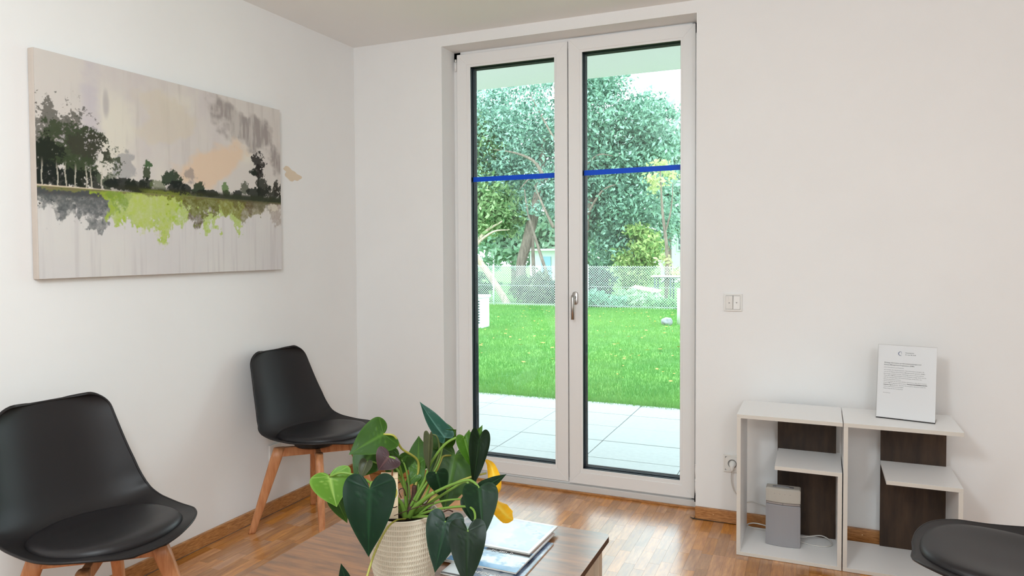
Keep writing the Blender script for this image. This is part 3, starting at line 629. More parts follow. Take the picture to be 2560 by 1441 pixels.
STEMS = [
    ('g', 0.0032, [(-1.129, 1.4558, 0.7357), (-1.0817, 1.4549, 0.7508), (-1.0372, 1.4948, 0.7211), (-1.0146, 1.5353, 0.6661), (-0.9898, 1.5768, 0.6116)]),
    ('g', 0.003, [(-0.9728, 1.4033, 0.7398), (-0.9814, 1.4325, 0.747), (-0.9888, 1.5146, 0.6916), (-0.986, 1.5785, 0.6137)]),
    ('y', 0.003, [(-1.0382, 1.5632, 0.8264), (-1.0123, 1.5742, 0.821), (-1.0056, 1.5976, 0.7831), (-0.9872, 1.6476, 0.7395), (-0.9888, 1.6451, 0.6879), (-0.9869, 1.5998, 0.6115)]),
    ('g', 0.003, [(-1.0808, 1.5868, 0.7779), (-1.05, 1.5782, 0.7749), (-1.0133, 1.5818, 0.7357), (-0.9909, 1.5899, 0.6895), (-0.9855, 1.5897, 0.6152)]),
    ('g', 0.0028, [(-0.9914, 1.5166, 0.7853), (-0.9756, 1.5232, 0.7772), (-0.9793, 1.5529, 0.7376), (-0.9811, 1.5719, 0.6795), (-0.9822, 1.5803, 0.6189)]),
    ('g', 0.0035, [(-0.831, 1.6302, 0.8159), (-0.8546, 1.631, 0.8196), (-0.8916, 1.6253, 0.7984), (-0.9288, 1.6185, 0.7478), (-0.9457, 1.6096, 0.6987), (-0.9818, 1.5916, 0.6256)]),
    ('g', 0.0028, [(-0.9119, 1.6603, 0.8046), (-0.9079, 1.6394, 0.7794), (-0.9171, 1.623, 0.733), (-0.9519, 1.595, 0.6676), (-0.9707, 1.5852, 0.6157)]),
    ('y', 0.003, [(-0.9138, 1.7012, 0.7472), (-0.9145, 1.6576, 0.7557), (-0.9144, 1.6353, 0.7405), (-0.9416, 1.6102, 0.6641), (-0.9668, 1.5868, 0.6157)]),
    ('g', 0.0036, [(-0.7476, 1.5325, 0.7312), (-0.769, 1.5453, 0.7392), (-0.7959, 1.5554, 0.7367), (-0.8621, 1.5695, 0.706), (-0.9252, 1.5737, 0.6655), (-0.9711, 1.574, 0.6122)]),
    ('g', 0.0032, [(-0.7874, 1.5685, 0.6928), (-0.8021, 1.5848, 0.717), (-0.8177, 1.5891, 0.7198), (-0.8566, 1.5933, 0.6952), (-0.9112, 1.5903, 0.6568), (-0.964, 1.5881, 0.6156)]),
    ('g', 0.0026, [(-0.7874, 1.5683, 0.6859), (-0.8175, 1.5662, 0.6835), (-0.859, 1.5698, 0.6737), (-0.9013, 1.5728, 0.6567), (-0.9413, 1.5763, 0.625)]),
    ('y', 0.003, [(-0.7873, 1.6568, 0.726), (-0.8262, 1.6397, 0.7159), (-0.8784, 1.6273, 0.6901), (-0.9355, 1.6012, 0.6425), (-0.9639, 1.5879, 0.6115)]),
    ('g', 0.0028, [(-0.7927, 1.4458, 0.6726), (-0.821, 1.4663, 0.6727), (-0.8895, 1.5123, 0.6486), (-0.9583, 1.5687, 0.6148)]),
    ('g', 0.0028, [(-0.7186, 1.4123, 0.6737), (-0.7208, 1.4555, 0.69), (-0.7631, 1.5028, 0.6933), (-0.8722, 1.5418, 0.658), (-0.9488, 1.5729, 0.6189)]),
    ('y', 0.0024, [(-0.9672, 1.554, 0.6166), (-0.9636, 1.5016, 0.6316), (-0.9578, 1.4496, 0.6293), (-0.9661, 1.4119, 0.586), (-0.965, 1.3783, 0.5436), (-0.9634, 1.3563, 0.5168)]),
    ('o', 0.0026, [(-0.9281, 1.6104, 0.8236), (-0.9128, 1.6169, 0.8215), (-0.9098, 1.6281, 0.7927), (-0.9134, 1.6254, 0.756), (-0.9475, 1.608, 0.6725), (-0.9788, 1.5926, 0.6151)]),
    ('g', 0.0024, [(-1.0712, 1.5359, 0.7588), (-1.0559, 1.5531, 0.7515), (-1.0132, 1.5812, 0.719), (-0.9898, 1.5896, 0.6675), (-0.9836, 1.5904, 0.612)]),
    ('g', 0.0024, [(-1.0161, 1.6137, 0.7478), (-1.0081, 1.6165, 0.7318), (-1.0, 1.6188, 0.6945), (-0.9811, 1.6023, 0.6114)]),
    ('g', 0.0024, [(-0.9014, 1.5971, 0.7319), (-0.9166, 1.6009, 0.7154), (-0.9328, 1.6033, 0.6706), (-0.9592, 1.5901, 0.6156)]),
    ('g', 0.0026, [(-0.9943, 1.6549, 0.7247), (-0.99, 1.6556, 0.6901), (-0.9763, 1.6275, 0.6518), (-0.974, 1.5945, 0.612)]),
    ('g', 0.006, [(-0.9982, 1.5111, 0.7088), (-0.9904, 1.5353, 0.6796), (-0.9822, 1.5595, 0.6469), (-0.9787, 1.5706, 0.6091)]),
    ('o', 0.003, [(-0.999, 1.4994, 0.6921), (-0.9903, 1.5346, 0.6572), (-0.9825, 1.569, 0.6112)]),
    ('g', 0.006, [(-0.887, 1.5584, 0.694), (-0.9201, 1.5651, 0.669), (-0.9537, 1.5715, 0.6395), (-0.9711, 1.5739, 0.6091)]),
    ('r', 0.0075, [(-0.9739, 1.6079, 0.685), (-0.9756, 1.6061, 0.6535), (-0.9798, 1.5925, 0.6256), (-0.9801, 1.5807, 0.6032)]),
    ('r', 0.005, [(-0.9943, 1.5994, 0.6925), (-0.993, 1.5986, 0.6536), (-0.9821, 1.5799, 0.6033)]),
    ('r', 0.0012, [(-0.9842, 1.5593, 0.6675), (-0.9846, 1.5489, 0.6884), (-0.9743, 1.5536, 0.6945), (-0.9738, 1.5639, 0.6726)]),
    ('r', 0.0014, [(-0.9816, 1.5491, 0.6536), (-0.9793, 1.5175, 0.6563), (-0.9831, 1.5053, 0.668), (-0.984, 1.4939, 0.6616)]),
    ('r', 0.0013, [(-0.9218, 1.5634, 0.6385), (-0.863, 1.5455, 0.6499), (-0.84, 1.5448, 0.6604), (-0.8244, 1.5407, 0.6601)]),
    ('r', 0.0012, [(-0.9737, 1.5085, 0.6399), (-0.9284, 1.5394, 0.656), (-0.8868, 1.5576, 0.6678)]),
    ('r', 0.0012, [(-0.9638, 1.5787, 0.6587), (-0.9301, 1.582, 0.6497), (-0.9161, 1.5886, 0.6671)]),
    ('r', 0.0012, [(-1.0026, 1.5731, 0.6658), (-1.0076, 1.5719, 0.6919), (-0.9981, 1.5763, 0.7023)]),
]
YELLOW = [(-0.7927, 1.6664, 0.7583), (-0.7802, 1.6713, 0.7426), (-0.7682, 1.6646, 0.7145), (-0.76, 1.6564, 0.6899), (-0.7576, 1.6459, 0.6697), (-0.7402, 1.6417, 0.6456), (-0.721, 1.6385, 0.6288), (-0.7031, 1.6351, 0.6244)]

TAGP = (-0.9966, 1.5253, 0.6225)
# ------------------------------------------------------------ chairs
# profile of the shell in the chair's own frame: x forward, z up
PROF = catmull([(.252, 0, .432), (.238, 0, .444), (.205, 0, .449), (.15, 0, .443), (.08, 0, .434), (0, 0, .428), (-.07, 0, .427), (-.125, 0, .436), (-.165, 0, .462), (-.192, 0, .505), (-.212, 0, .565), (-.232, 0, .64), (-.250, 0, .72), (-.266, 0, .785), (-.273, 0, .818)], 10)
PL = [0]
for i in range(1, len(PROF)): PL.append(PL[-1]+(PROF[i]-PROF[i-1]).length)
TL = PL[-1]; PXs = [p.x for p in PROF]; PZs = [p.z for p in PROF]
def prof(t):
    x = float(np.interp(t, PL, PXs)); z = float(np.interp(t, PL, PZs))
    e = .004; dx_ = float(np.interp(t+e, PL, PXs)-np.interp(t-e, PL, PXs)); dz_ = float(np.interp(t+e, PL, PZs)-np.interp(t-e, PL, PZs))
    d = Vector((dx_, 0, dz_)).normalized(); nn = Vector((d.z, 0, -d.x))    # towards the sitter
    if nn.z < 0 and t < .3: nn = -nn
    return Vector((x, 0, z)), nn
def halfw(t):
    w = float(np.interp(t, [0, .05, .12, .2, .28, .36, .42, .50, .60, .72, .84, TL], [.222, .230, .238, .243, .247, .247, .243, .230, .210, .188, .169, .160]))
    if t < .165: w *= (1-((.165-t)/.165)**2.6*.95)**.5
    r = .062
    if t > TL-r: w = w-r+math.sqrt(max(0, r*r-(t-TL+r)**2))
    return w
def lift(t): return float(np.interp(t, [0, .04, .12, .2, .3, .38, .46, .55, .7, .85, TL], [.004, .010, .022, .030, .043, .058, .068, .064, .048, .034, .022]))
def shell_pt(t, s):
    """t along the profile, s in -1..1 across"""
    p, nn = prof(t); k = abs(s)**2.6
    return p+Vector((0, s*halfw(t), 0))+nn*lift(t)*k, nn
def make_chair():
    root = empty('dining_chair', (0, 0, 0))
    NU = 26
    ts = [0, .0008, .0025, .005, .009, .014, .020, .027, .035, .044, .054, .065, .077]+list(np.linspace(.09, TL-.06, 44))+[TL-.05, TL-.042, TL-.033, TL-.024, TL-.016, TL-.009, TL-.004, TL-.001, TL]
    us = [math.sin(PI/2*x) for x in np.linspace(-1, 1, NU+1)]
    vs, fs = [], []
    for t in ts:
        for s in us: vs.append(shell_pt(t, s)[0])
    m = NU+1
    for i in range(len(ts)-1):
        for j in range(NU): fs.append((i*m+j, (i+1)*m+j, (i+1)*m+j+1, i*m+j+1))
    me = pydata(vs, fs); bm = bmesh.new(); bm.from_mesh(me); bpy.data.meshes.remove(me)
    bmesh.ops.recalc_face_normals(bm, faces=bm.faces)
    # give it thickness
    geom = bm.faces[:]; top = {v: v.co.copy() for v in bm.verts}
    bm.normal_update()
    flip = sum(f.normal.z for f in bm.faces if f.calc_center_median().z < .45) < 0
    if flip: bmesh.ops.reverse_faces(bm, faces=bm.faces)
    bm.normal_update()
    dup = bmesh.ops.duplicate(bm, geom=bm.faces[:])
    nf = [g for g in dup['geom'] if isinstance(g, bmesh.types.BMFace)]; nv = [g for g in dup['geom'] if isinstance(g, bmesh.types.BMVert)]
    for v in nv: v.co -= v.normal*.0065
    bmesh.ops.reverse_faces(bm, faces=nf)
    bnd = [e for e in bm.edges if e.is_boundary]
    bmesh.ops.bridge_loops(bm, edges=bnd)
    bm.normal_update()
    me = tomesh(bm); link('seat_shell', me, CHAIR, root, True)
    # rolled rim following the outline
    rp = lambda t, s: shell_pt(t, s)[0]-shell_pt(t, s)[1]*.0033
    rim = [rp(t, -1) for t in ts[1:-1]]+[rp(TL, s) for s in us[::2]]+[rp(t, 1) for t in ts[-2:0:-1]]+[rp(0, 0)]
    rim.append(rim[0]); rim.append(rim[1])
    vs, fs = tube_mesh(rim, .0042, 8, False)
    link('rim', pydata(vs, fs), CHAIR, root, True)
    # seat pad
    tc, ta, sb = .222, .199, .204; NR, NA = 14, 64
    vs, fs = [], []
    def padpt(r, ph, h):
        c, s = math.cos(ph), math.sin(ph); e = 2/2.35
        cc = math.copysign(abs(c)**e, c); sn = math.copysign(abs(s)**e, s)
        t = tc-r*ta*cc; y = r*sb*sn*(1.0+.04*cc)
        p, nn = prof(t); k = abs(y/halfw(t))**2.6
        return p+Vector((0, y, 0))+nn*(lift(t)*k+h)
    vs.append(padpt(0, 0, .026))
    for i in range(1, NR+1):
        r = (i/NR)**.75; h = .003+.023*(1-r**9)**.5
        for k in range(NA): vs.append(padpt(r, 2*PI*k/NA, h))
    for k in range(NA): vs.append(padpt(.985, 2*PI*k/NA, -.004))
    for k in range(NA): fs.append((0, 1+k, 1+(k+1) % NA))
    for i in range(NR):
        for k in range(NA):
            a = 1+i*NA+k; b = 1+i*NA+(k+1) % NA; fs.append((a, a+NA, b+NA, b))
    link('seat_pad', pydata(vs, fs), PAD, root, True)
    # mount, cross bars, legs
    vs, fs = lathe_mesh([(0, .385), (.088, .385), (.094, .392), (.094, .415), (.07, .424), (0, .424)], 32, (-.01, 0, 0)); link('mounting_disc', pydata(vs, fs), CHAIR, root)
    def obb(p0, p1, w0, h0, w1, h1, hint, bev=.004):
        d = (p1-p0).normalized(); s = d.cross(hint).normalized(); u_ = s.cross(d).normalized()
        bm = bmesh.new(); q = []
        for p, w_, h_ in ((p0, w0, h0), (p1, w1, h1)):
            for a, b in ((-1, -1), (1, -1), (1, 1), (-1, 1)): q.append(bm.verts.new(p+s*a*w_/2+u_*b*h_/2))
        for f in ((0, 1, 2, 3), (7, 6, 5, 4), (0, 4, 5, 1), (1, 5, 6, 2), (2, 6, 7, 3), (3, 7, 4, 0)): bm.faces.new([q[i] for i in f])
        bmesh.ops.recalc_face_normals(bm, faces=bm.faces)
        bmesh.ops.bevel(bm, geom=[e for e in bm.edges], offset=bev, segments=3, affect='EDGES', profile=.5); return bm
    for sg in (1, -1):
        zb = .366 if sg > 0 else .364
        a = Vector((-.125, -.125*sg, zb)); b = Vector((.125, .125*sg, zb))
        link('cross_bar', tomesh(obb(a, b, .024, .042, .024, .042, Vector((0, 0, 1)), .003)), BEECH, root)
    for sx_ in (1, -1):
        for sy_ in (1, -1):
            top = Vector((.118*sx_, .118*sy_, .386)); foot = Vector((.208*sx_, .208*sy_, 0))
            dg_ = Vector((sx_, sy_, 0)).normalized(); d = (foot-top).normalized()
            bm = bmesh.new(); s = Vector((-dg_.y, dg_.x, 0)); rings = []
            n = 16
            for f_, w_, h_ in ((0, .034, .052), (.12, .036, .054), (.5, .033, .045), (.97, .027, .033), (1.0, .0255, .031)):
                c = top.lerp(foot, f_); hv = dg_; ring = []
                for k in range(n):
                    a = 2*PI*k/n; ca, sa = math.cos(a), math.sin(a); e = .55
                    ca = math.copysign(abs(ca)**e, ca); sa = math.copysign(abs(sa)**e, sa)
                    p = c+hv*(ca*h_/2)+s*(sa*w_/2)
                    if f_ == 0: p.z = .3865
                    if f_ == 1.0: p.z = 0.0005
                    ring.append(bm.verts.new(p))
                rings.append(ring)
            for r0, r1 in zip(rings, rings[1:]):
                for k in range(n): bm.faces.new((r0[k], r0[(k+1) % n], r1[(k+1) % n], r1[k]))
            bm.faces.new(rings[0]); bm.faces.new(rings[-1][::-1]); bmesh.ops.recalc_face_normals(bm, faces=bm.faces)
            link('leg', tomesh(bm), BEECH, root, True)
    return root
def copy_thing(o):
    c = o.copy(); COL.objects.link(c)
    for ch in list(o.children):
        d = ch.copy(); COL.objects.link(d); d.parent = c
    return c
chair = make_chair()
spots = [((-2.185, 2.722, 0), -.04, 'black shell chair with beech legs in the corner between painting and door'),
         ((-2.042, 1.501, 0), -.10, 'large black shell chair at lower left, below the painting'),
         ((.505, 2.30, 0), PI-.12, 'black shell chair at lower right, in front of the white shelf units')]
for i, (p, rz, lb) in enumerate(spots):
    o = chair if i == 0 else copy_thing(chair)
    o.location = p; o.rotation_euler = (0, 0, rz)
    tag(o, lb, 'chair', 'black shell chairs around the waiting room')

# ------------------------------------------------------------ coffee table
TX0, TX1, TY0, TY1, TZ = -1.385, -.568, .95, 2.06, .45
tb = empty('coffee_table', ((TX0+TX1)/2, (TY0+TY1)/2, 0), 'low square-cornered coffee table with brown wood-grain top and beige grooved sides', 'table')
TTOP = mat('table_top_laminate', lin((162, 104, 54)), .34, .4, c2=lin((108, 70, 38)), vscale=5, vstretch=(1.2, 9, 1), coat=1, cior=1.75, crough=.24, bump=.035, bscale=40, bstretch=(1, 12, 1))
bm = bmesh.new(); ring = []
r = .022
for cx_, cy_, a0 in ((TX1-r, TY1-r, 0), (TX0+r, TY1-r, 90), (TX0+r, TY0+r, 180), (TX1-r, TY0+r, 270)):
    for k in range(7):
        a = math.radians(a0+15*k); ring.append((cx_+r*math.cos(a), cy_+r*math.sin(a)))
n = len(ring)
def slab(ring, z0, z1, m, name, parent, inset=.0):
    n = len(ring)
    vs = [(x, y, z0) for x, y in ring]+[(x, y, z1) for x, y in ring]
    fs = [(k, (k+1) % n, n+(k+1) % n, n+k) for k in range(n)]+[tuple(range(n, 2*n)), tuple(range(n-1, -1, -1))]
    return link(name, pydata(vs, fs), m, parent)
slab(ring, TZ-.0012, TZ, TTOP, 'table_top', tb)
slab(ring, TZ-.017, TZ-.0013, mat('dark_edge_band', lin((62, 44, 36)), .45, .4), 'edge_band', tb)['label'] = 'dark brown edge of the table top'
BEIGE = mat('beige_panel', lin((196, 182, 164)), .5, .35)
zt = TZ-.018
for x in (TX0+.020, TX1-.056):
    for y in (TY0+.02, TY1-.056):
        box('leg', x, x+.036, y, y+.036, .001, zt, BEIGE, tb, .003)
def grooved(name, x0, x1, y0, y1):
    bm = bmesh.new()
    if x1-x0 > y1-y0:
        k = int((x1-x0)/.062); w_ = (x1-x0)/k
        for i in range(k): bbox(x0+i*w_+.0012, x0+(i+1)*w_-.0012, y0, y1, .03, zt, .0015, bm, 1)
        bbox(x0, x1, y0+.003, y1-.003, .03, zt, 0, bm)
    else:
        k = int((y1-y0)/.062); w_ = (y1-y0)/k
        for i in range(k): bbox(x0, x1, y0+i*w_+.0012, y0+(i+1)*w_-.0012, .03, zt, .0015, bm, 1)
        bbox(x0+.003, x1-.003, y0, y1, .03, zt, 0, bm)
    return link(name, tomesh(bm), BEIGE, tb)
grooved('side_panel', TX1-.046, TX1-.034, TY0+.056, TY1-.056)
grooved('side_panel', TX0+.034, TX0+.046, TY0+.056, TY1-.056)
grooved('side_panel', TX0+.056, TX1-.056, TY1-.046, TY1-.034)
grooved('side_panel', TX0+.056, TX1-.056, TY0+.034, TY0+.046)

# ------------------------------------------------------------ magazines
def cover(nx, ny, fn): 
    uu = np.linspace(0, 1, nx)[None, :].repeat(ny, 0); vv = np.linspace(0, 1, ny)[:, None].repeat(nx, 1); return fn(uu, vv)
PAGES = mat('magazine_pages', (.72, .70, .66), .6)
def magazine(x0, x1, y0, y1, z0, th, label, fn, rz=0, curl=.002, seed=0):
    t = empty('magazine', ((x0+x1)/2, (y0+y1)/2, z0), label, 'magazine', 'stack of magazines beside the plant pot')
    t.rotation_euler = (0, 0, rz)
    w_, h_ = (x1-x0)/2, (y1-y0)/2
    me = tomesh(bbox(-w_, w_, -h_, h_, 0, th-.0006, .0003)); link('pages', me, PAGES).parent = t
    nx, ny = 110, 90
    col = cover(nx, ny, fn)
    uu = np.linspace(-w_, w_, nx); vv = np.linspace(-h_, h_, ny); X, Y = np.meshgrid(uu, vv)
    zz = th-.0002+grid_fbm(nx, ny, 5, 5, seed+100, 3)*curl*.5*(1-np.maximum(abs(X)/w_, abs(Y)/h_)**6)
    V = np.stack([X, Y, zz], -1).reshape(-1, 3); idx = np.arange(nx*ny).reshape(ny, nx)
    fa = np.stack([idx[:-1, :-1], idx[:-1, 1:], idx[1:, 1:], idx[1:, :-1]], -1).reshape(-1, 4)
    me = np_mesh(V, fa); set_col(me, col.reshape(-1, 3))
    o = link('cover', me, mat('glossy_cover', (.5, .5, .5), .22, .5, attr='tone', coat=.6, crough=.12), None, True); o.parent = t
    return t
def base(c, uu): return np.ones(uu.shape+(3,))*L3(c)
def f_low(uu, vv):
    im = base((104, 122, 150), uu); n_ = grid_fbm(uu.shape[1], uu.shape[0], 5, 6, 51); im = over(im, L3((196, 206, 214)), ss(.5, .7, n_)); im = over(im, L3((40, 50, 74)), ss(.5, .3, n_)*.8)
    im = over(im, L3((226, 236, 240)), ss(.35, .3, uu)); return over(im, L3((16, 20, 30)), ss(.03, .02, vv)*ss(.5, .45, uu))
def f_ma(uu, vv):
    im = base((224, 222, 220), uu)
    for cu_, cv_, r, c in ((.20, .20, .13, (214, 52, 66)), (.30, .36, .09, (226, 96, 104)), (.72, .3, .16, (206, 60, 70))):
        im = over(im, L3(c), ss(1.05, .9, ((uu-cu_)/r)**2+((vv-cv_)/(r*.6))**2+.5*np.sin(uu*30)))
    return over(im, L3((18, 18, 20)), ss(.035, .025, vv))
def f_blue(uu, vv):
    n_ = grid_fbm(uu.shape[1], uu.shape[0], 4, 7, 53, 5, .65); im = base((110, 158, 196), uu); im = over(im, L3((222, 234, 240)), ss(.48, .62, n_)); im = over(im, L3((40, 84, 130)), ss(.46, .34, n_)*.8)
    im = over(im, L3((20, 130, 190)), ss(.095, .085, vv)); im = over(im, L3((12, 14, 26)), ss(.32, .33, vv)*ss(.41, .40, vv)*ss(.32, .36, uu)); im = over(im, L3((150, 130, 124)), ss(.41, .47, vv)); return im
def f_top(uu, vv):
    n_ = grid_fbm(uu.shape[1], uu.shape[0], 5, 5, 54); im = base((168, 186, 200), uu); im = over(im, L3((206, 212, 222)), ss(.45, .6, n_))
    im = over(im, L3((198, 180, 206)), ss(.38, .42, uu)*ss(.66, .62, uu)*.75); im = over(im, L3((126, 150, 166)), ss(.66, .7, uu)*ss(.5, .66, n_))
    im = over(im, L3((150, 200, 150)), ss(.32, .26, uu)*ss(.5, .4, vv)*.8); bd = np.minimum(np.minimum(uu, 1-uu)*1.4, np.minimum(vv, 1-vv)); im = over(im, L3((230, 232, 230)), ss(.05, .035, bd)); return im
def f_page(uu, vv): return over(base((214, 212, 206), uu), L3((120, 128, 140)), ss(.5, .7, grid_fbm(uu.shape[1], uu.shape[0], 6, 6, 55)))
magazine(-.912, -.700, 1.632, 1.925, .4502, .004, 'lowest magazine, grey-blue cover with white heading, under the others', f_low, 0, seed=1)
magazine(-1.026, -.816, 1.693, 1.985, .4546, .004, 'white magazine with black letters and red shapes, left in the stack', f_ma, 0, seed=2)
magazine(-.924, -.716, 1.690, 1.975, .4592, .0045, 'magazine with icy blue cover, black title band and blue lower strip', f_blue, -.02, seed=3)
magazine(-1.012, -.722, 1.802, 2.018, .4645, .005, 'pale glossy magazine lying across the top of the stack', f_top, -.03, seed=4)
WI = mat('white_print', (.85, .86, .88), .4); BI = mat('black_print', (.015, .015, .015), .4)
mags = [o for o in COL.objects if o.name.startswith('magazine') and o.parent is None]
def T3(x, y, z, a): return Matrix.Translation((x, y, z)) @ Matrix.Rotation(a, 4, 'Z')
text('heading', 'OPEN', .020, T3(-.838, 1.661, .4556, 0), WI, mags[0], bold=.0005)
text('heading', 'air', .020, T3(-.775, 1.664, .4556, 0), WI, mags[0], bold=.0005)
text('heading', 'LIVE', .020, T3(-.745, 1.664, .4556, 0), WI, mags[0], bold=.0005)
text('heading', 'MAX', .042, T3(-.945, 1.765, .4600, PI/2), BI, mags[1], bold=.0008, sx=.9)
text('heading', 'SC  ZEIT  D', .013, T3(-.835, 1.785, .4650, 0), WI, mags[2], bold=.0004)

# ------------------------------------------------------------ potted plant
CX, CY = -.985, 1.575
pp = empty('potted_plant', (CX, CY, TZ), 'big anthurium with heart-shaped leaves in a ribbed cream pot on the table', 'plant')
POT = mat('cream_ceramic', lin((214, 204, 184)), .6, .35, var=.08, vscale=20)
NA, rows = 372, 13
prof_r = lambda h: .070+.021*math.sin(min(1, (h+.02)/.15)*PI*.62) if h < .12 else .070+.021*math.sin(min(1, .14/.15)*PI*.62)-(h-.12)*.10
zs = []; hh = .178
z = .004; rowh = (hh-.012)/rows
lev = [(0, 0), (.004, 0)]
for i in range(rows):
    z0_ = .006+i*rowh; lev += [(z0_, 0), (z0_+.0012, 1), (z0_+rowh-.0042, 1), (z0_+rowh-.0030, 0)]
lev += [(hh-.006, 0), (hh-.002, 0)]
vs = []; fs = []
for zz, g in lev:
    r0 = prof_r(zz)
    for k in range(NA):
        a = 2*PI*k/NA; ridge = (k % 4 in (0, 1)); r_ = r0-(0.0030 if (g and ridge) else 0)
        vs.append((CX+r_*math.cos(a), CY+r_*math.sin(a), TZ+.0003+zz))
for i in range(len(lev)-1):
    for k in range(NA):
        a = i*NA+k; b = i*NA+(k+1) % NA; fs.append((a, b, b+NA, a+NA))
base_n = len(vs); rt_ = prof_r(hh)
inner = [(rt_+.0008, hh), (rt_-.001, hh+.0022), (rt_-.004, hh+.0018), (rt_-.006, hh-.003), (rt_-.007, hh-.05)]
for r_, zz in inner:
    for k in range(NA): a = 2*PI*k/NA; vs.append((CX+r_*math.cos(a), CY+r_*math.sin(a), TZ+zz))
for i in range(len(lev)-1, len(lev)+len(inner)-1):
    for k in range(NA):
        a = i*NA+k; b = i*NA+(k+1) % NA; fs.append((a, b, b+NA, a+NA))
fs.append(tuple(range(NA-1, -1, -1)))
link('pot', pydata(vs, fs), POT, pp, True)['label'] = 'cream ceramic pot with rows of short upright grooves'
for p in bpy.data.objects['pot'].data.polygons: p.use_smooth = False
# soil
vs = [(CX, CY, TZ+hh-.012)]; fs = []; n1, n2 = 12, 48
for i in range(1, n1+1):
    for k in range(n2):
        a = 2*PI*k/n2; r_ = (rt_-.006)*i/n1; vs.append((CX+r_*math.cos(a), CY+r_*math.sin(a), TZ+hh-.022+random.uniform(0, .010)))
for k in range(n2): fs.append((0, 1+k, 1+(k+1) % n2))
for i in range(n1-1):
    for k in range(n2): a = 1+i*n2+k; b = 1+i*n2+(k+1) % n2; fs.append((a, a+n2, b+n2, b))
link('soil', pydata(vs, fs), mat('potting_soil', (.020, .013, .009), .95, .1, bump=.6, bscale=300), pp)
LEAFCOL = dict(dark=((10, 36, 20), (24, 62, 34)), vdark=((10, 28, 10), (24, 48, 20)), dark2=((16, 38, 20), (40, 72, 40)), mid=((40, 72, 14), (76, 114, 36)), midb=((58, 96, 22), (104, 144, 54)), bright=((78, 118, 30), (150, 182, 90)), purple=((58, 38, 40), (96, 64, 62)), teal=((24, 66, 52), (88, 130, 116)), olive=((62, 66, 42), (96, 100, 66)), yellow=((226, 170, 30), (246, 208, 70)))
def leaf_mat(k):
    nm = k+'_leaf'
    if nm in MATS: return MATS[nm]
    m = bpy.data.materials.new(nm); m.use_nodes = True; t = NT(m); b = t.n['Principled BSDF']
    a, c = (lin(x) for x in LEAFCOL[k])
    b.inputs['Roughness'].default_value = .38; b.inputs['Specular IOR Level'].default_value = .2 if 'dark' in k else .32
    at = t.add('ShaderNodeAttribute', attribute_name='vein'); nz = t.add('ShaderNodeTexNoise'); nz.inputs['Scale'].default_value = 22
    tc = t.add('ShaderNodeTexCoord'); t.link(tc.outputs['Object'], nz.inputs['Vector'])
    m1 = t.add('ShaderNodeMix', data_type='RGBA'); m1.inputs[6].default_value = (*a, 1); m1.inputs[7].default_value = (*[x*1.5 for x in a], 1); t.link(nz.outputs['Fac'], m1.inputs[0])
    m2 = t.add('ShaderNodeMix', data_type='RGBA'); t.link(m1.outputs[2], m2.inputs[6]); m2.inputs[7].default_value = (*c, 1); t.link(at.outputs['Fac'], m2.inputs[0])
    t.link(m2.outputs[2], b.inputs['Base Color'])
    bp = t.add('ShaderNodeBump'); bp.inputs['Strength'].default_value = .35; bp.inputs['Distance'].default_value = .002; bp.invert = True; t.link(at.outputs['Fac'], bp.inputs['Height']); t.link(bp.outputs[0], b.inputs['Normal'])
    tr = t.add('ShaderNodeBsdfTranslucent'); t.link(m2.outputs[2], tr.inputs['Color']); ms = t.add('ShaderNodeMixShader'); ms.inputs[0].default_value = .22
    t.link(b.outputs[0], ms.inputs[1]); t.link(tr.outputs[0], ms.inputs[2]); t.link(ms.outputs[0], t.n['Material Output'].inputs['Surface'])
    MATS[nm] = m; return m
HEART1 = catmull([(0, 1.0, 0), (.035, .95, 0), (.10, .86, 0), (.21, .72, 0), (.33, .54, 0), (.43, .34, 0), (.49, .14, 0), (.505, -.03, 0), (.46, -.155, 0), (.36, -.225, 0), (.24, -.235, 0), (.12, -.185, 0), (.035, -.09, 0), (0, 0, 0)], 3)
HEART2 = catmull([(0, 1.0, 0), (.035, .95, 0), (.10, .86, 0), (.21, .72, 0), (.33, .54, 0), (.43, .34, 0), (.48, .16, 0), (.46, .02, 0), (.38, -.07, 0), (.28, -.10, 0), (.19, -.095, 0), (.10, -.065, 0), (.03, -.03, 0), (0, 0, 0)], 3)
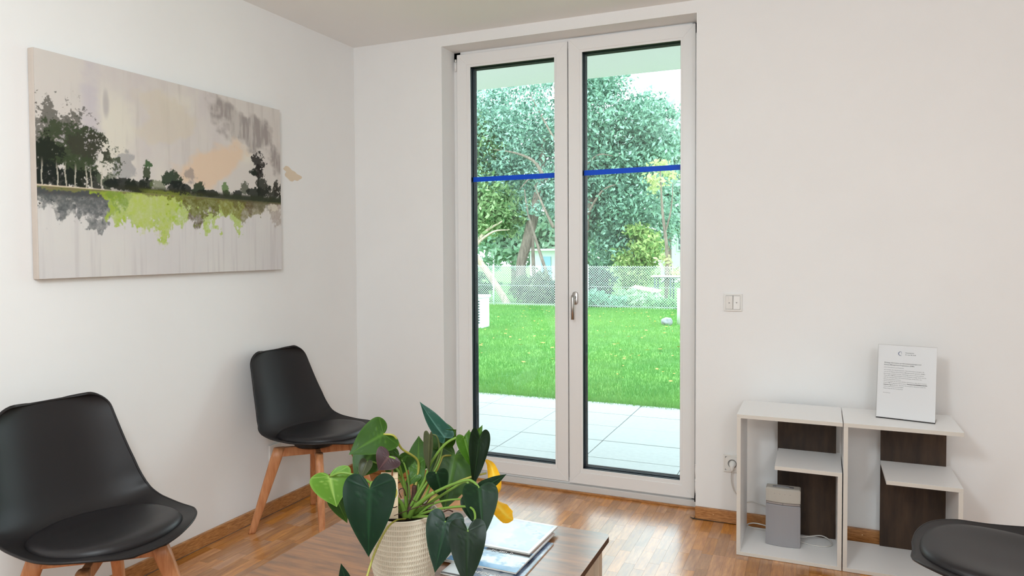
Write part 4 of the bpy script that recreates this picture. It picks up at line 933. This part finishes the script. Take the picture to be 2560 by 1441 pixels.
def leaf(A, T_, W_, N, fold, curl, kind, seed):
    HEART = HEART2 if abs(fold) >= .2 and kind != 'purple' else HEART1
    A, T_, N = Vector(A), Vector(T_), Vector(N); Ln = (T_-A).length; W_ *= 1.13; fold *= .8; yv = (T_-A)/Ln; N = (N-yv*N.dot(yv)).normalized(); xv = yv.cross(N).normalized()
    r_ = random.Random(seed); ph = r_.random()*6
    nc = 7; vs, veins, fs = [], [], []
    for side in (1, -1):
        k0 = len(vs)
        for h in HEART:
            mid = (0, max(0, h.y+(-.12 if h.y > .12 else -h.y))) if h.y > 0 else (0, 0)
            mid = (0, max(0., h.y*.90)) if h.y > 0 else (0, 0)
            for j in range(nc+1):
                f_ = j/nc; x = (mid[0]+(h.x-mid[0])*f_); y = mid[1]+(h.y-mid[1])*f_
                ax = abs(x)
                zz = -curl*(y*y)*.45*Ln+fold*ax*Ln*(.9)-abs(fold)*ax*ax*Ln*.9+.018*Ln*math.sin(y*7+ph+side)*ax*2+ .02*Ln*math.sin(ax*14+y*3+ph)*ax
                if y < 0: zz += -curl*.6*y*y*Ln
                vs.append(A+xv*(x*side*W_)+yv*(y*Ln)+N*zz)
                q = (y-ax*.9)*7.5; vv = max(0, 1-abs(((q) % 1)-.5)/.07) if .04 < ax < .42 and y > -.1 else 0
                vm = max(0, 1-ax/.014) if y >= -.02 else 0
                lob = 0
                if y < .5:
                    for sl in (-1.1, -.35, .35):
                        dd = abs(y-ax*sl)/math.sqrt(1+sl*sl); lob = max(lob, (1-dd/.016)*(ax < .4)*(.6)) 
                veins.append(max(.45*vv, vm, lob, .0)*(1 if f_ < .97 else 0)+(.35 if j == nc else 0))
        m_ = nc+1
        for i in range(len(HEART)-1):
            for j in range(nc):
                a = k0+i*m_+j; q = (a, a+1, a+m_+1, a+m_); fs.append(q if side > 0 else q[::-1])
    me = pydata(vs, fs)
    bm = bmesh.new(); bm.from_mesh(me); 
    lay = bm.verts.layers.float.new('vein')
    bm.verts.ensure_lookup_table()
    for i, v_ in enumerate(bm.verts): v_[lay] = veins[i]
    bmesh.ops.remove_doubles(bm, verts=bm.verts, dist=.0002); bmesh.ops.dissolve_degenerate(bm, edges=bm.edges, dist=.0001)
    me2 = tomesh(bm); bpy.data.meshes.remove(me)
    o = link('leaf', me2, leaf_mat(kind), pp, True); return o
for i, a in enumerate(LEAVES):
    o = leaf(*a, i)
    if a[6] == 'purple': o['label'] = 'young brownish purple leaf'
# long twisted yellow leaf
def ribbon(name, pts, widths, kind, twist):
    P = catmull(pts, 5); n = len(P); vs, fs, vn = [], [], []
    view = Vector((-.4, .85, -.3)).normalized(); nc = 6
    for i, p in enumerate(P):
        d = (P[min(i+1, n-1)]-P[max(i-1, 0)]).normalized(); s = d.cross(view).normalized(); nn = s.cross(d)
        tw = float(np.interp(i/(n-1)*(len(twist)-1), range(len(twist)), twist)); w_ = float(np.interp(i/(n-1)*(len(widths)-1), range(len(widths)), widths))
        s2 = s*math.cos(tw)+nn*math.sin(tw); n2_ = nn*math.cos(tw)-s*math.sin(tw)
        for j in range(nc+1):
            f_ = j/nc*2-1; vs.append(p+s2*f_*w_/2+n2_*abs(f_)**1.5*w_*.22); vn.append(1 if j == nc//2 else .25*(i % 3 == 0))
    for i in range(n-1):
        for j in range(nc): a = i*(nc+1)+j; fs.append((a, a+1, a+nc+2, a+nc+1))
    me = pydata(vs, fs); at = me.attributes.new('vein', 'FLOAT', 'POINT'); at.data.foreach_set('value', vn)
    return link(name, me, leaf_mat(kind), pp, True)
ribbon('leaf', YELLOW, [.006, .022, .034, .038, .020, .042, .038, .003], 'yellow', [.4, .2, .0, .5, 1.1, .2, 0, 0])['label'] = 'withered yellow leaf, long and twisted'
SM = dict(g=mat('petiole_green', lin((112, 146, 58)), .45), y=mat('petiole_yellow', lin((164, 160, 70)), .45), o=mat('petiole_dark', lin((84, 98, 52)), .5), r=mat('root_brown', lin((78, 46, 34)), .7, var=.4, vscale=60))
for c, r_, pts in STEMS:
    n = len(pts); tube('root' if c == 'r' else 'petiole', pts, [r_*(.8+.5*i/(n-1)) for i in range(n)], SM[c], pp, 8, 6)
# paper tag stuck into the pot
tg = empty('care_tag', (-1.02, 1.50, TZ+hh-.015), 'beige paper care tag with round printed label standing in the pot', 'tag')
KR = mat('kraft_paper', lin((226, 204, 172)), .8, .2)
tx_, ty_ = Vector((.92, .39, 0)), Vector((.06, .02, 1)).normalized()
def tagM(o): 
    nz_ = tx_.normalized().cross(ty_).normalized(); yy_ = nz_.cross(tx_.normalized())
    M = Matrix((tx_.normalized(), yy_, nz_)).transposed().to_4x4(); M.translation = o; return M
OT = Vector(TAGP)
me = tomesh(bbox(-.021, .021, 0, .118, -.0012, 0, .0005)); me.transform(tagM(OT)); link('tag_card', me, KR, tg)
me = tomesh(bbox(-.0215, .0215, .104, .119, -.004, .002, .0015)); me.transform(tagM(OT)); link('folded_top', me, KR, tg)
vs, fs = lathe_mesh([(0, .0004), (.0225, .0004), (.0225, .001), (0, .0012)], 32); me = pydata(vs, fs); me.transform(tagM(OT) @ Matrix.Translation((0, .068, 0))); link('round_label', me, mat('label_cream', (.78, .76, .62), .6), tg)
vs, fs = [], []
for k in range(33):
    a = 2*PI*k/32
    for rr in (.0205, .0165): vs.append((rr*math.cos(a), .068+rr*math.sin(a), .0014))
for k in range(32): fs.append((2*k, 2*k+1, 2*k+3, 2*k+2))
me = pydata(vs, fs); me.transform(tagM(OT)); link('label_ring', me, mat('olive_print', lin((176, 166, 70)), .6), tg)
text('tag_text', 'Care\nfor\nme', .0105, tagM(OT) @ Matrix.Translation((-.016, .030, .0004)), INK, tg)
tube('tag_clip', [OT+ty_*.112-tagM(OT).col[2].to_3d()*-.003, OT+ty_*.127], .0022, mat('brown_clip', lin((150, 100, 66)), .5), tg)
# ------------------------------------------------------------ outside: building parts
STUCCO = mat('facade_render', (.74, .76, .72), .85, .2, bump=.1, bscale=90)
bm = bmesh.new()
struct(box('wall_exterior', -7, L-.2, B+.36, B+.38, -.3, 3.2, STUCCO))
struct(box('wall_exterior_right', XR+.2, 7, B+.36, B+.38, -.3, 3.2, STUCCO))
struct(box('trim_1', R0-.02, R1+.02, BW-.14, BW+.05, -.03, -.004, mat('stone_sill', (.5, .5, .48), .6), None))
struct(box('ceiling_balcony', -7, 7, BW+.005, 5.46, 2.65, 2.86, mat('balcony_render', (.82, .73, .79), .8, .2)))
# terrace slabs
TZ0 = -.03
terr = struct(box('floor_terrace', -7.3, 5, BW-.15, 6.01, -.14, TZ0-.012, mat('slab_bed', (.20, .20, .19), .9)))
SLAB = mat('concrete_slab', (.42, .43, .43), .75, .25, var=.08, vscale=30, bump=.25, bscale=220)
sxs, sys_ = .617, .404
me0 = tomesh(bbox(.0025, sxs-.0025, .0025, sys_-.0025, -.03, 0, .003, seg=1)); me0.materials.append(SLAB); me0.name = 'paving_slab'
for i in range(-7, 9):
    for j in range(0, 6):
        o = bpy.data.objects.new('paving_slab', me0); COL.objects.link(o); o.parent = terr
        o.location = (-1.378+i*sxs, 3.578+j*sys_, TZ0+.018+random.uniform(-.0012, .0012)-.018)
# lawn
def lz(y): return -.045-.0075*(y-6)
LAWN = mat('lawn_soil', lin((88, 132, 74)), .95, .1, c2=lin((116, 160, 84)), vscale=1.5)
vs = [(-30, 6.0, lz(6)), (12, 6.0, lz(6)), (12, 60, lz(17)-.05), (12, 17, lz(17)), (-30, 17, lz(17)), (-30, 60, lz(17)-.05)]
lawn = link('floor_lawn', pydata(vs, [(0, 1, 3, 4), (4, 3, 2, 5)]), LAWN); lawn['kind'] = 'structure'
def wedge(n, y0, y1, pw=1.0):
    y = y0+(y1-y0)*rng.random(n)**pw; xl = -.60*y-.3; xr = -.07*y+.2; return xl+(xr-xl)*rng.random(n), y
def blades(n, y0, y1, h, wd, pw):
    x, y = wedge(n, y0, y1, pw); z = lz(y); a = rng.random(n)*2*PI; s = .6+.8*rng.random(n); k = y/9
    dx_, dy_ = np.cos(a)*wd*k, np.sin(a)*wd*k; lx, ly = (rng.random(n)-.5)*h*.9, (rng.random(n)-.5)*h*.9
    P = np.empty((n, 3, 3)); P[:, 0] = np.stack([x-dx_, y-dy_, z-.003], -1); P[:, 1] = np.stack([x+dx_, y+dy_, z-.003], -1); P[:, 2] = np.stack([x+lx, y+ly, z+h*s], -1)
    return P
P = np.concatenate([blades(92000, 5.98, 16.6, .042, .0045, 1.35), blades(3500, 5.93, 6.12, .05, .004, 1)])
n = len(P); me = np_mesh(P.reshape(-1, 3), np.arange(3*n).reshape(n, 3))
hue = grid_fbm(64, 64, 6, 6, 70); gx = np.clip(((P[:, 0, 0]+10)/12*63).astype(int), 0, 63); gy = np.clip(((P[:, 0, 1]-5)/12*63).astype(int), 0, 63)
t_ = np.clip(.5*rng.random(n)+.8*(hue[gy, gx]-.2), 0, 1)[:, None]
colr = (np.array(lin((98, 160, 86)))*(1-t_)+np.array(lin((148, 190, 104)))*t_)*.85
set_col(me, np.repeat(colr, 3, 0)); g = link('grass', me, mat('grass_blade', (.3, .6, .2), .6, .3, attr='tone', trans=.45)); tag(g, 'short bright green lawn between the terrace and the fence', 'grass', kind='stuff')
def scatter_quads(cent, size, cols, aspect=1.8, flat=0.):
    n = len(cent); a = rng.normal(size=(n, 3)); a /= np.linalg.norm(a, axis=1)[:, None]
    b = rng.normal(size=(n, 3)); b -= (a*b).sum(1)[:, None]*a; b /= np.linalg.norm(b, axis=1)[:, None]
    if flat: a[:, 2] *= 1-flat; b[:, 2] *= 1-flat
    s = size*(.55+.9*rng.random(n))[:, None]; a = a*s*aspect*.5; b = b*s*.5
    P = np.stack([cent-a, cent-b*.9, cent+a, cent+b*.9], 1)
    me = np_mesh(P.reshape(-1, 3), np.arange(4*n).reshape(n, 4)); set_col(me, np.repeat(cols, 4, 0)); return me
n = 420; x, y = wedge(n, 7, 16.3, .7); c = np.stack([x, y, lz(y)+.04], -1)
t_ = rng.random(n)[:, None]; me = scatter_quads(c, .045, np.array(lin((214, 196, 96)))*(1-t_)+np.array(lin((196, 150, 90)))*t_, 1.3, .8)
tag(link('fallen_leaves', me, mat('dry_leaf', (.5, .4, .2), .7, .2, attr='tone')), 'yellow and brown fallen leaves scattered on the lawn', 'leaves', kind='stuff')

# ------------------------------------------------------------ fence
FYY = 16.7; FB = lz(FYY); FH = 1.03
fence = empty('chain_link_fence', (-5.2, FYY, FB), 'silver chain-link fence with round posts along the far edge of the lawn', 'fence')
ZINC = mat('galvanised_wire', (.72, .76, .78), .35, .5, metal=.3)
vs, fs = [], []
def bar(p, q, r):
    p, q = Vector(p), Vector(q); d = (q-p).normalized(); s = d.cross(Vector((0, 1, 0))).normalized(); u_ = Vector((0, 1, 0)); k = len(vs)
    for c in (p, q):
        for a_, b_ in ((-1, -1), (1, -1), (1, 1), (-1, 1)): vs.append(c+s*a_*r+u_*b_*r)
    fs.extend([(k, k+4, k+5, k+1), (k+1, k+5, k+6, k+2), (k+2, k+6, k+7, k+3), (k+3, k+7, k+4, k)])
step = .062
x = -11.5
while x < -1.2:
    bar((x, FYY-.002, FB+.02), (x+FH-.02, FYY-.002, FB+FH), .0027); bar((x+FH-.02, FYY+.002, FB+.02), (x, FYY+.002, FB+FH), .0027); x += step
m_ = link('mesh_panel', pydata(vs, fs), ZINC, fence); m_['kind'] = 'stuff'
for z in (FB+.06, FB+.52, FB+FH-.03): tube('tension_wire', [(-11.5, FYY, z), (-1.2, FYY, z)], .0035, ZINC, fence, 6)
for x in (-10.2, -7.68, -5.165, -2.62): tube('post', [(x, FYY-.03, FB-.1), (x, FYY-.03, FB+FH+.02), (x, FYY-.03, FB+FH+.03)], [.023, .023, .014], mat('post_paint', (.74, .80, .80), .4), fence, 12)

# ------------------------------------------------------------ trees and shrubs
def cloud(blobs, n, seed):
    """points in the shells of many small clumps that fill the given ellipsoids"""
    r = np.random.default_rng(seed); out = []
    vol = np.array([b[3]*b[4]*b[5] for b in blobs])**.75; vol /= vol.sum()
    for b, f_ in zip(blobs, vol):
        k = int(n*f_); nk = max(3, int(k/90)); cc = r.normal(size=(nk, 3)); cc /= np.linalg.norm(cc, axis=1)[:, None]; cc *= (r.random((nk, 1))**.45)
        cc = np.array(b[:3])+cc*np.array(b[3:6]); rad = .30*min(b[3:6])+.12
        pick = r.integers(0, nk, k); d = r.normal(size=(k, 3)); d *= np.array([rad, rad, rad*.6])*.55
        out.append(cc[pick]+d)
    return np.concatenate(out)
LEAF = mat('tree_leaf', (.3, .5, .35), .6, .25, attr='tone', trans=.35)
BARK = mat('grey_bark', lin((150, 134, 122)), .9, .2, c2=lin((104, 92, 84)), vscale=6, vstretch=(4, 4, .8), bump=.6, bscale=40)
BARK2 = mat('pale_bark', lin((206, 190, 168)), .9, .2, c2=lin((160, 142, 122)), vscale=6, vstretch=(3, 3, .8))
def tree(name, label, loc, blobs, n, size, c1, c2, trunks=(), group=None, seed=0, cat='tree', aspect=2.0, bark=None):
    t = empty(name, loc, label, cat, group)
    c = cloud(blobs, n, seed); c = c[c[:, 2] > lz(17)+.02]
    tt = rng.random(len(c))[:, None]**.9
    col_ = np.array(lin(c1))*(1-tt)+np.array(lin(c2))*tt
    me = scatter_quads(c, size, col_, aspect); o = link('foliage', me, LEAF, t); o['kind'] = 'stuff'
    for k, (pts, rad) in enumerate(trunks):
        tube('trunk' if k == 0 else 'branch', pts, rad, bark or BARK, t, 8, 5)
    return t
Z0L = lz(17)-.05
tree('evergreen_tree', 'large grey-green evergreen behind the left door leaf with a thick leaning trunk', (-7.85, 19, Z0L),
     [(-7.9, 19.6, 5.2, 2.0, 1.4, 1.9), (-8.9, 19.5, 3.6, 1.2, 1.2, 1.0), (-6.9, 19.8, 3.8, 1.2, 1.2, 1.2), (-7.2, 19.2, 2.6, .9, .9, .6), (-9.3, 20, 5.4, 1.2, 1, 1.2), (-6.6, 20, 2.4, .8, .8, .9)], 30000, .062, (72, 112, 98), (190, 226, 208),
     [([(-7.80, 19, Z0L), (-7.86, 19, .3), (-7.88, 19, .9), (-7.70, 19, 1.5), (-7.55, 19.1, 2.2), (-7.4, 19.3, 3.2), (-7.3, 19.4, 4.6)], [.20, .17, .15, .16, .17, .13, .06]),
      ([(-7.45, 19.0, .2), (-7.50, 19, .9), (-7.52, 19, 1.7)], [.06, .055, .05]),
      ([(-7.0, 18.6, 3.3), (-7.3, 18.6, 3.75), (-7.8, 18.5, 4.0), (-8.5, 18.5, 4.15)], [.06, .045, .03, .01]),
      ([(-6.9, 18.6, 3.25), (-7.4, 18.6, 3.3), (-7.7, 18.5, 3.0)], [.035, .025, .01]),
      ([(-6.75, 18.4, .3), (-7.1, 18.5, 1.2), (-7.45, 18.5, 2.3), (-7.6, 18.6, 3.0)], [.05, .045, .03, .015]),
      ([(-6.7, 18.5, 1.9), (-7.0, 18.5, 2.5), (-7.3, 18.6, 3.1)], [.045, .035, .015]),
      ([(-6.6, 18.5, 4.2), (-7.0, 18.5, 4.9), (-7.4, 18.6, 5.6)], [.03, .025, .01])], seed=1)
tree('evergreen_tree', 'tall dense evergreen filling the view through the right door leaf', (-6.2, 20, Z0L),
     [(-5.8, 20.4, 4.2, 1.5, 1.3, 2.0), (-5.0, 20.2, 2.5, 1.3, 1.1, 1.6), (-4.6, 20.6, 4.4, 1.0, 1.0, 1.4), (-6.1, 20.2, 6.2, 1.0, 1.1, 1.1), (-5.2, 20.2, 1.3, 1.0, .9, .7), (-6.3, 20.1, 2.4, .6, .8, .9)], 38000, .066, (60, 100, 84), (178, 218, 194),
     [([(-6.22, 19.5, Z0L), (-6.2, 19.5, .8), (-6.14, 19.5, 1.7), (-6.0, 19.7, 2.8)], [.16, .13, .12, .08]),
      ([(-6.0, 19.2, 2.2), (-5.5, 19.1, 2.9), (-5.0, 19.1, 3.1)], [.04, .03, .01]),
      ([(-6.1, 19.3, 3.6), (-5.6, 19.1, 3.9), (-5.2, 19.1, 3.85)], [.03, .025, .01])], seed=2)
tree('green_tree', 'bright green leafy tree with spreading pale branches at the left edge of the glass', (-9.2, 18.6, Z0L),
     [(-9.0, 18.8, 2.5, 1.1, .8, .8), (-8.3, 19, 2.3, .7, .6, .5), (-9.6, 19.2, 4.2, .7, .7, 1.2)], 12000, .075, (70, 116, 62), (186, 210, 156),
     [([(-8.75, 17.6, Z0L), (-8.95, 17.7, .6), (-9.0, 18, 1.1), (-8.7, 18.2, 1.75), (-8.1, 18.2, 2.1)], [.09, .08, .07, .05, .02]),
      ([(-8.95, 17.9, 1.0), (-8.75, 17.9, 1.45), (-8.3, 18, 1.8), (-7.8, 18, 1.85)], [.05, .04, .03, .01]),
      ([(-8.95, 17.9, 1.1), (-8.95, 17.9, 1.7), (-8.8, 17.9, 2.2)], [.045, .035, .015]),
      ([(-8.9, 17.8, 1.2), (-9.1, 17.8, 1.8), (-9.1, 17.8, 2.3)], [.04, .03, .01]),
      ([(-7.6, 17.4, Z0L), (-7.9, 17.45, .25), (-8.25, 17.5, .7), (-8.7, 17.5, 1.25)], [.10, .09, .09, .08])], seed=3, bark=BARK2)
tree('garden_shrub', 'yellow-green rounded shrub above the fence, right of the tall evergreen', (-4.55, 19.4, Z0L), [(-4.55, 19.4, 1.25, .55, .5, .65), (-4.6, 19.4, .6, .5, .4, .5)], 7000, .07, (92, 140, 72), (196, 214, 140), seed=4, cat='shrub')
tree('autumn_tree', 'thin tree with sparse yellowing leaves at the right edge of the glass', (-3.55, 18.5, Z0L),
     [(-3.7, 18.6, 3.2, .35, .5, .9), (-3.5, 18.6, 1.0, .35, .4, .45), (-3.9, 18.6, 3.0, .3, .4, .4)], 380, .07, (176, 192, 136), (216, 214, 160),
     [([(-3.62, 18.5, Z0L), (-3.60, 18.5, 1.2), (-3.72, 18.5, 2.3), (-3.78, 18.5, 3.4)], [.055, .045, .035, .015]), ([(-3.68, 18.5, 1.6), (-3.5, 18.5, 2.3), (-3.45, 18.5, 3.0)], [.025, .02, .01])], seed=5)
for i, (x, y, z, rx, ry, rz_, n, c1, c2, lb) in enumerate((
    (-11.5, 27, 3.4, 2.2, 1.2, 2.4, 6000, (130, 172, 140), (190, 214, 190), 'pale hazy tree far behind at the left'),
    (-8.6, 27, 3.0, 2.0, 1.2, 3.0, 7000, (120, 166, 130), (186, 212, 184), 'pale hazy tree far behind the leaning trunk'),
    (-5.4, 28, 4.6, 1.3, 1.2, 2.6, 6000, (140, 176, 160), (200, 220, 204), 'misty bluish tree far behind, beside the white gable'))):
    tree('distant_tree', lb, (x, y, Z0L), [(x, y, z, rx, ry, rz_), (x, y, z-1.8, rx*.8, ry, 1.2)], n, .15, c1, c2, [([(x, y, Z0L), (x, y, z)], [.15, .08])], group='hazy trees far beyond the garden', seed=20+i)  # distance haze is put into these pale leaf colours
for i, (x, y, z, rx, ry, rz_, n, c1, c2, lb) in enumerate((
    (-9.0, 18.0, .25, .6, .4, .5, 2400, (44, 80, 60), (92, 134, 94), 'dark undergrowth behind the fence at the left edge'),
    (-6.9, 18.0, .20, .8, .4, .45, 2800, (78, 84, 74), (134, 146, 112), 'brownish brush behind the fence, right of the leaning trunk'),
    (-5.6, 17.8, .30, .7, .5, .62, 3600, (30, 56, 48), (70, 108, 88), 'dark blue-green bushes behind the fence beside the middle post'),
    (-5.0, 17.3, -.05, .7, .25, .22, 2000, (96, 160, 130), (150, 206, 170), 'low teal ground cover at the fence foot'),
    (-4.2, 17.6, -.02, .6, .3, .24, 1300, (150, 196, 150), (206, 226, 190), 'pale grassy weeds around the bench'),
    (-3.3, 17.4, -.10, .6, .25, .20, 1500, (96, 156, 104), (150, 200, 130), 'leafy weeds at the fence foot near the beer table'))):
    tree('understorey_bush', lb, (x, y, Z0L), [(x, y, z, rx, ry, rz_)], n, .07, c1, c2, seed=40+i, cat='bush', group='undergrowth behind the fence')

# ------------------------------------------------------------ garden things
tb2 = empty('beer_table', (-3.5, 18.4, Z0L), 'long folding wooden table with dark metal legs behind the fence', 'table')
PINE = mat('weathered_pine', lin((214, 200, 186)), .8); DM = mat('dark_green_metal', (.05, .10, .10), .5)
box('table_top', -3.95, -1.9, 18.15, 18.65, .585, .62, PINE, tb2, .004)
for x in (-3.85, -3.45):
    for y in (18.2, 18.6): tube('leg', [(x, y, Z0L), (x, y, .585)], .022, DM, tb2, 8)
    tube('brace', [(x, 18.2, .56), (x+.35, 18.4, .58)], .012, DM, tb2, 6); tube('brace', [(x, 18.22, .3), (x+.3, 18.4, .56)], .012, DM, tb2, 6)
bn = empty('garden_bench', (-4.05, 17.9, Z0L), 'weathered low wooden bench behind the fence, left of the folding table', 'bench')
for k in range(3): 
    o = link('seat_plank', tomesh(bbox(-.36, .36, -.05, .05, -.012, .012, .003)), PINE, bn); o.location = (-4.05+.03*k, 17.85+.11*k, .27+.02*k); o.rotation_euler = (0, .16, 0)
for x in (-4.30, -3.82): box('leg', x-.03, x+.03, 17.86, 18.0, Z0L, .22-(x+4.3)*.12, DM, bn, .004)
hp = empty('heat_pump', (-5.52, 11.45, lz(11.4)), 'white outdoor unit with dark louvres standing on the lawn at the left', 'appliance')
WM = mat('white_metal', (.80, .84, .84), .4)
zb = lz(11.4)
box('cabinet', -6.2, -5.44, 11.3, 11.62, zb+.005, .455, WM, hp, .01); box('lid', -6.22, -5.415, 11.28, 11.64, .456, .50, WM, hp, .01)
for k in range(9): 
    z = .02+k*.047; o = link('louvre', tomesh(bbox(-.11, .055, -.006, .006, -.010, .010, .002)), mat('louvre_dark', (.06, .10, .12), .5), hp); o.location = (-5.535, 11.295, z); o.rotation_euler = (.5, 0, 0)
gate = box('grey_meter_box', -5.36, -5.19, 16.35, 16.5, FB, .29, mat('box_grey_blue', (.40, .48, .56), .5), None, .008); tag(gate, 'small grey-blue box at the foot of the middle fence post', 'box')
pole = tube('white_pole', [(-2.368, 13.3, lz(13.3)), (-2.368, 13.3, .55), (-2.368, 13.3, .57)], [.035, .035, .02], mat('white_pole_paint', (.82, .80, .76), .5), None, 12); tag(pole, 'slim white pole on the lawn at the right edge of the glass', 'pole')
bm = bmesh.new(); bmesh.ops.create_icosphere(bm, subdivisions=3, radius=.11)
for v_ in bm.verts: v_.co *= 1+.25*noise.noise(v_.co*14); v_.co.z *= .75
rk = link('stone', tomesh(bm), mat('grey_stone', (.34, .34, .36), .8, var=.3, vscale=14), None, True); rk.location = (-2.55, 13.15, lz(13.1)+.06); tag(rk, 'grey stone at the foot of the white pole', 'stone')
# neighbour's house: white walls, gabled roof
hs_ = empty('neighbour_house', (-4.4, 31, Z0L), 'white gabled house beyond the trees at the right', 'house')
HW = mat('white_render', (.84, .85, .83), .8)
box('house_wall', -6.3, 1.5, 31, 38, Z0L, 5.4, HW, hs_)
vs = [(-6.6, 30.7, 7.6), (-5.2, 30.7, 7.75), (2.0, 30.7, 7.75), (-6.3, 30.7, 5.4), (2.0, 30.7, 5.4)]
def prism(pts, y0, y1, name, m, parent):
    n = len(pts); vs = [(x, y0, z) for x, z in pts]+[(x, y1, z) for x, z in pts]
    return link(name, pydata(vs, [tuple(range(n)), tuple(range(2*n-1, n-1, -1))]+[(k, n+k, n+(k+1) % n, (k+1) % n) for k in range(n)]), m, parent)
prism([(-6.3, 5.4), (1.5, 5.4), (-2.4, 8.2)], 31, 31.3, 'gable', HW, hs_)
prism([(-6.9, 5.2), (-2.4, 8.45), (-2.4, 8.2), (-6.6, 5.15)], 30.6, 38, 'roof_slope', mat('pale_roof', (.62, .60, .58), .8), hs_)
prism([(-2.4, 8.45), (2.1, 5.2), (1.8, 5.15), (-2.4, 8.2)], 30.6, 38, 'roof_slope', MATS['pale_roof'], hs_)
for x in (-5.6, -3.4): 
    wf = box('window', x, x+.9, 30.95, 30.99, 1.2, 2.6, WM, hs_, .01); box('pane', x+.08, x+.82, 30.93, 30.948, 1.28, 2.52, mat('dark_pane', (.12, .16, .18), .1), wf)
sh = empty('garden_shed', (-8.3, 24, Z0L), 'pale low garden shed seen under the trees left of the leaning trunk', 'shed')
box('shed_wall', -9.6, -8.6, 24, 26, Z0L, 1.25, mat('shed_pale', (.72, .74, .74), .8), sh); box('shed_roof', -9.75, -8.45, 23.85, 26.1, 1.25, 1.33, mat('shed_roof_white', (.80, .78, .76), .7), sh, .01)
box('shed_door', -9.15, -8.8, 23.96, 23.995, Z0L+.02, 1.05, mat('shed_blue', lin((150, 190, 214)), .6), sh)
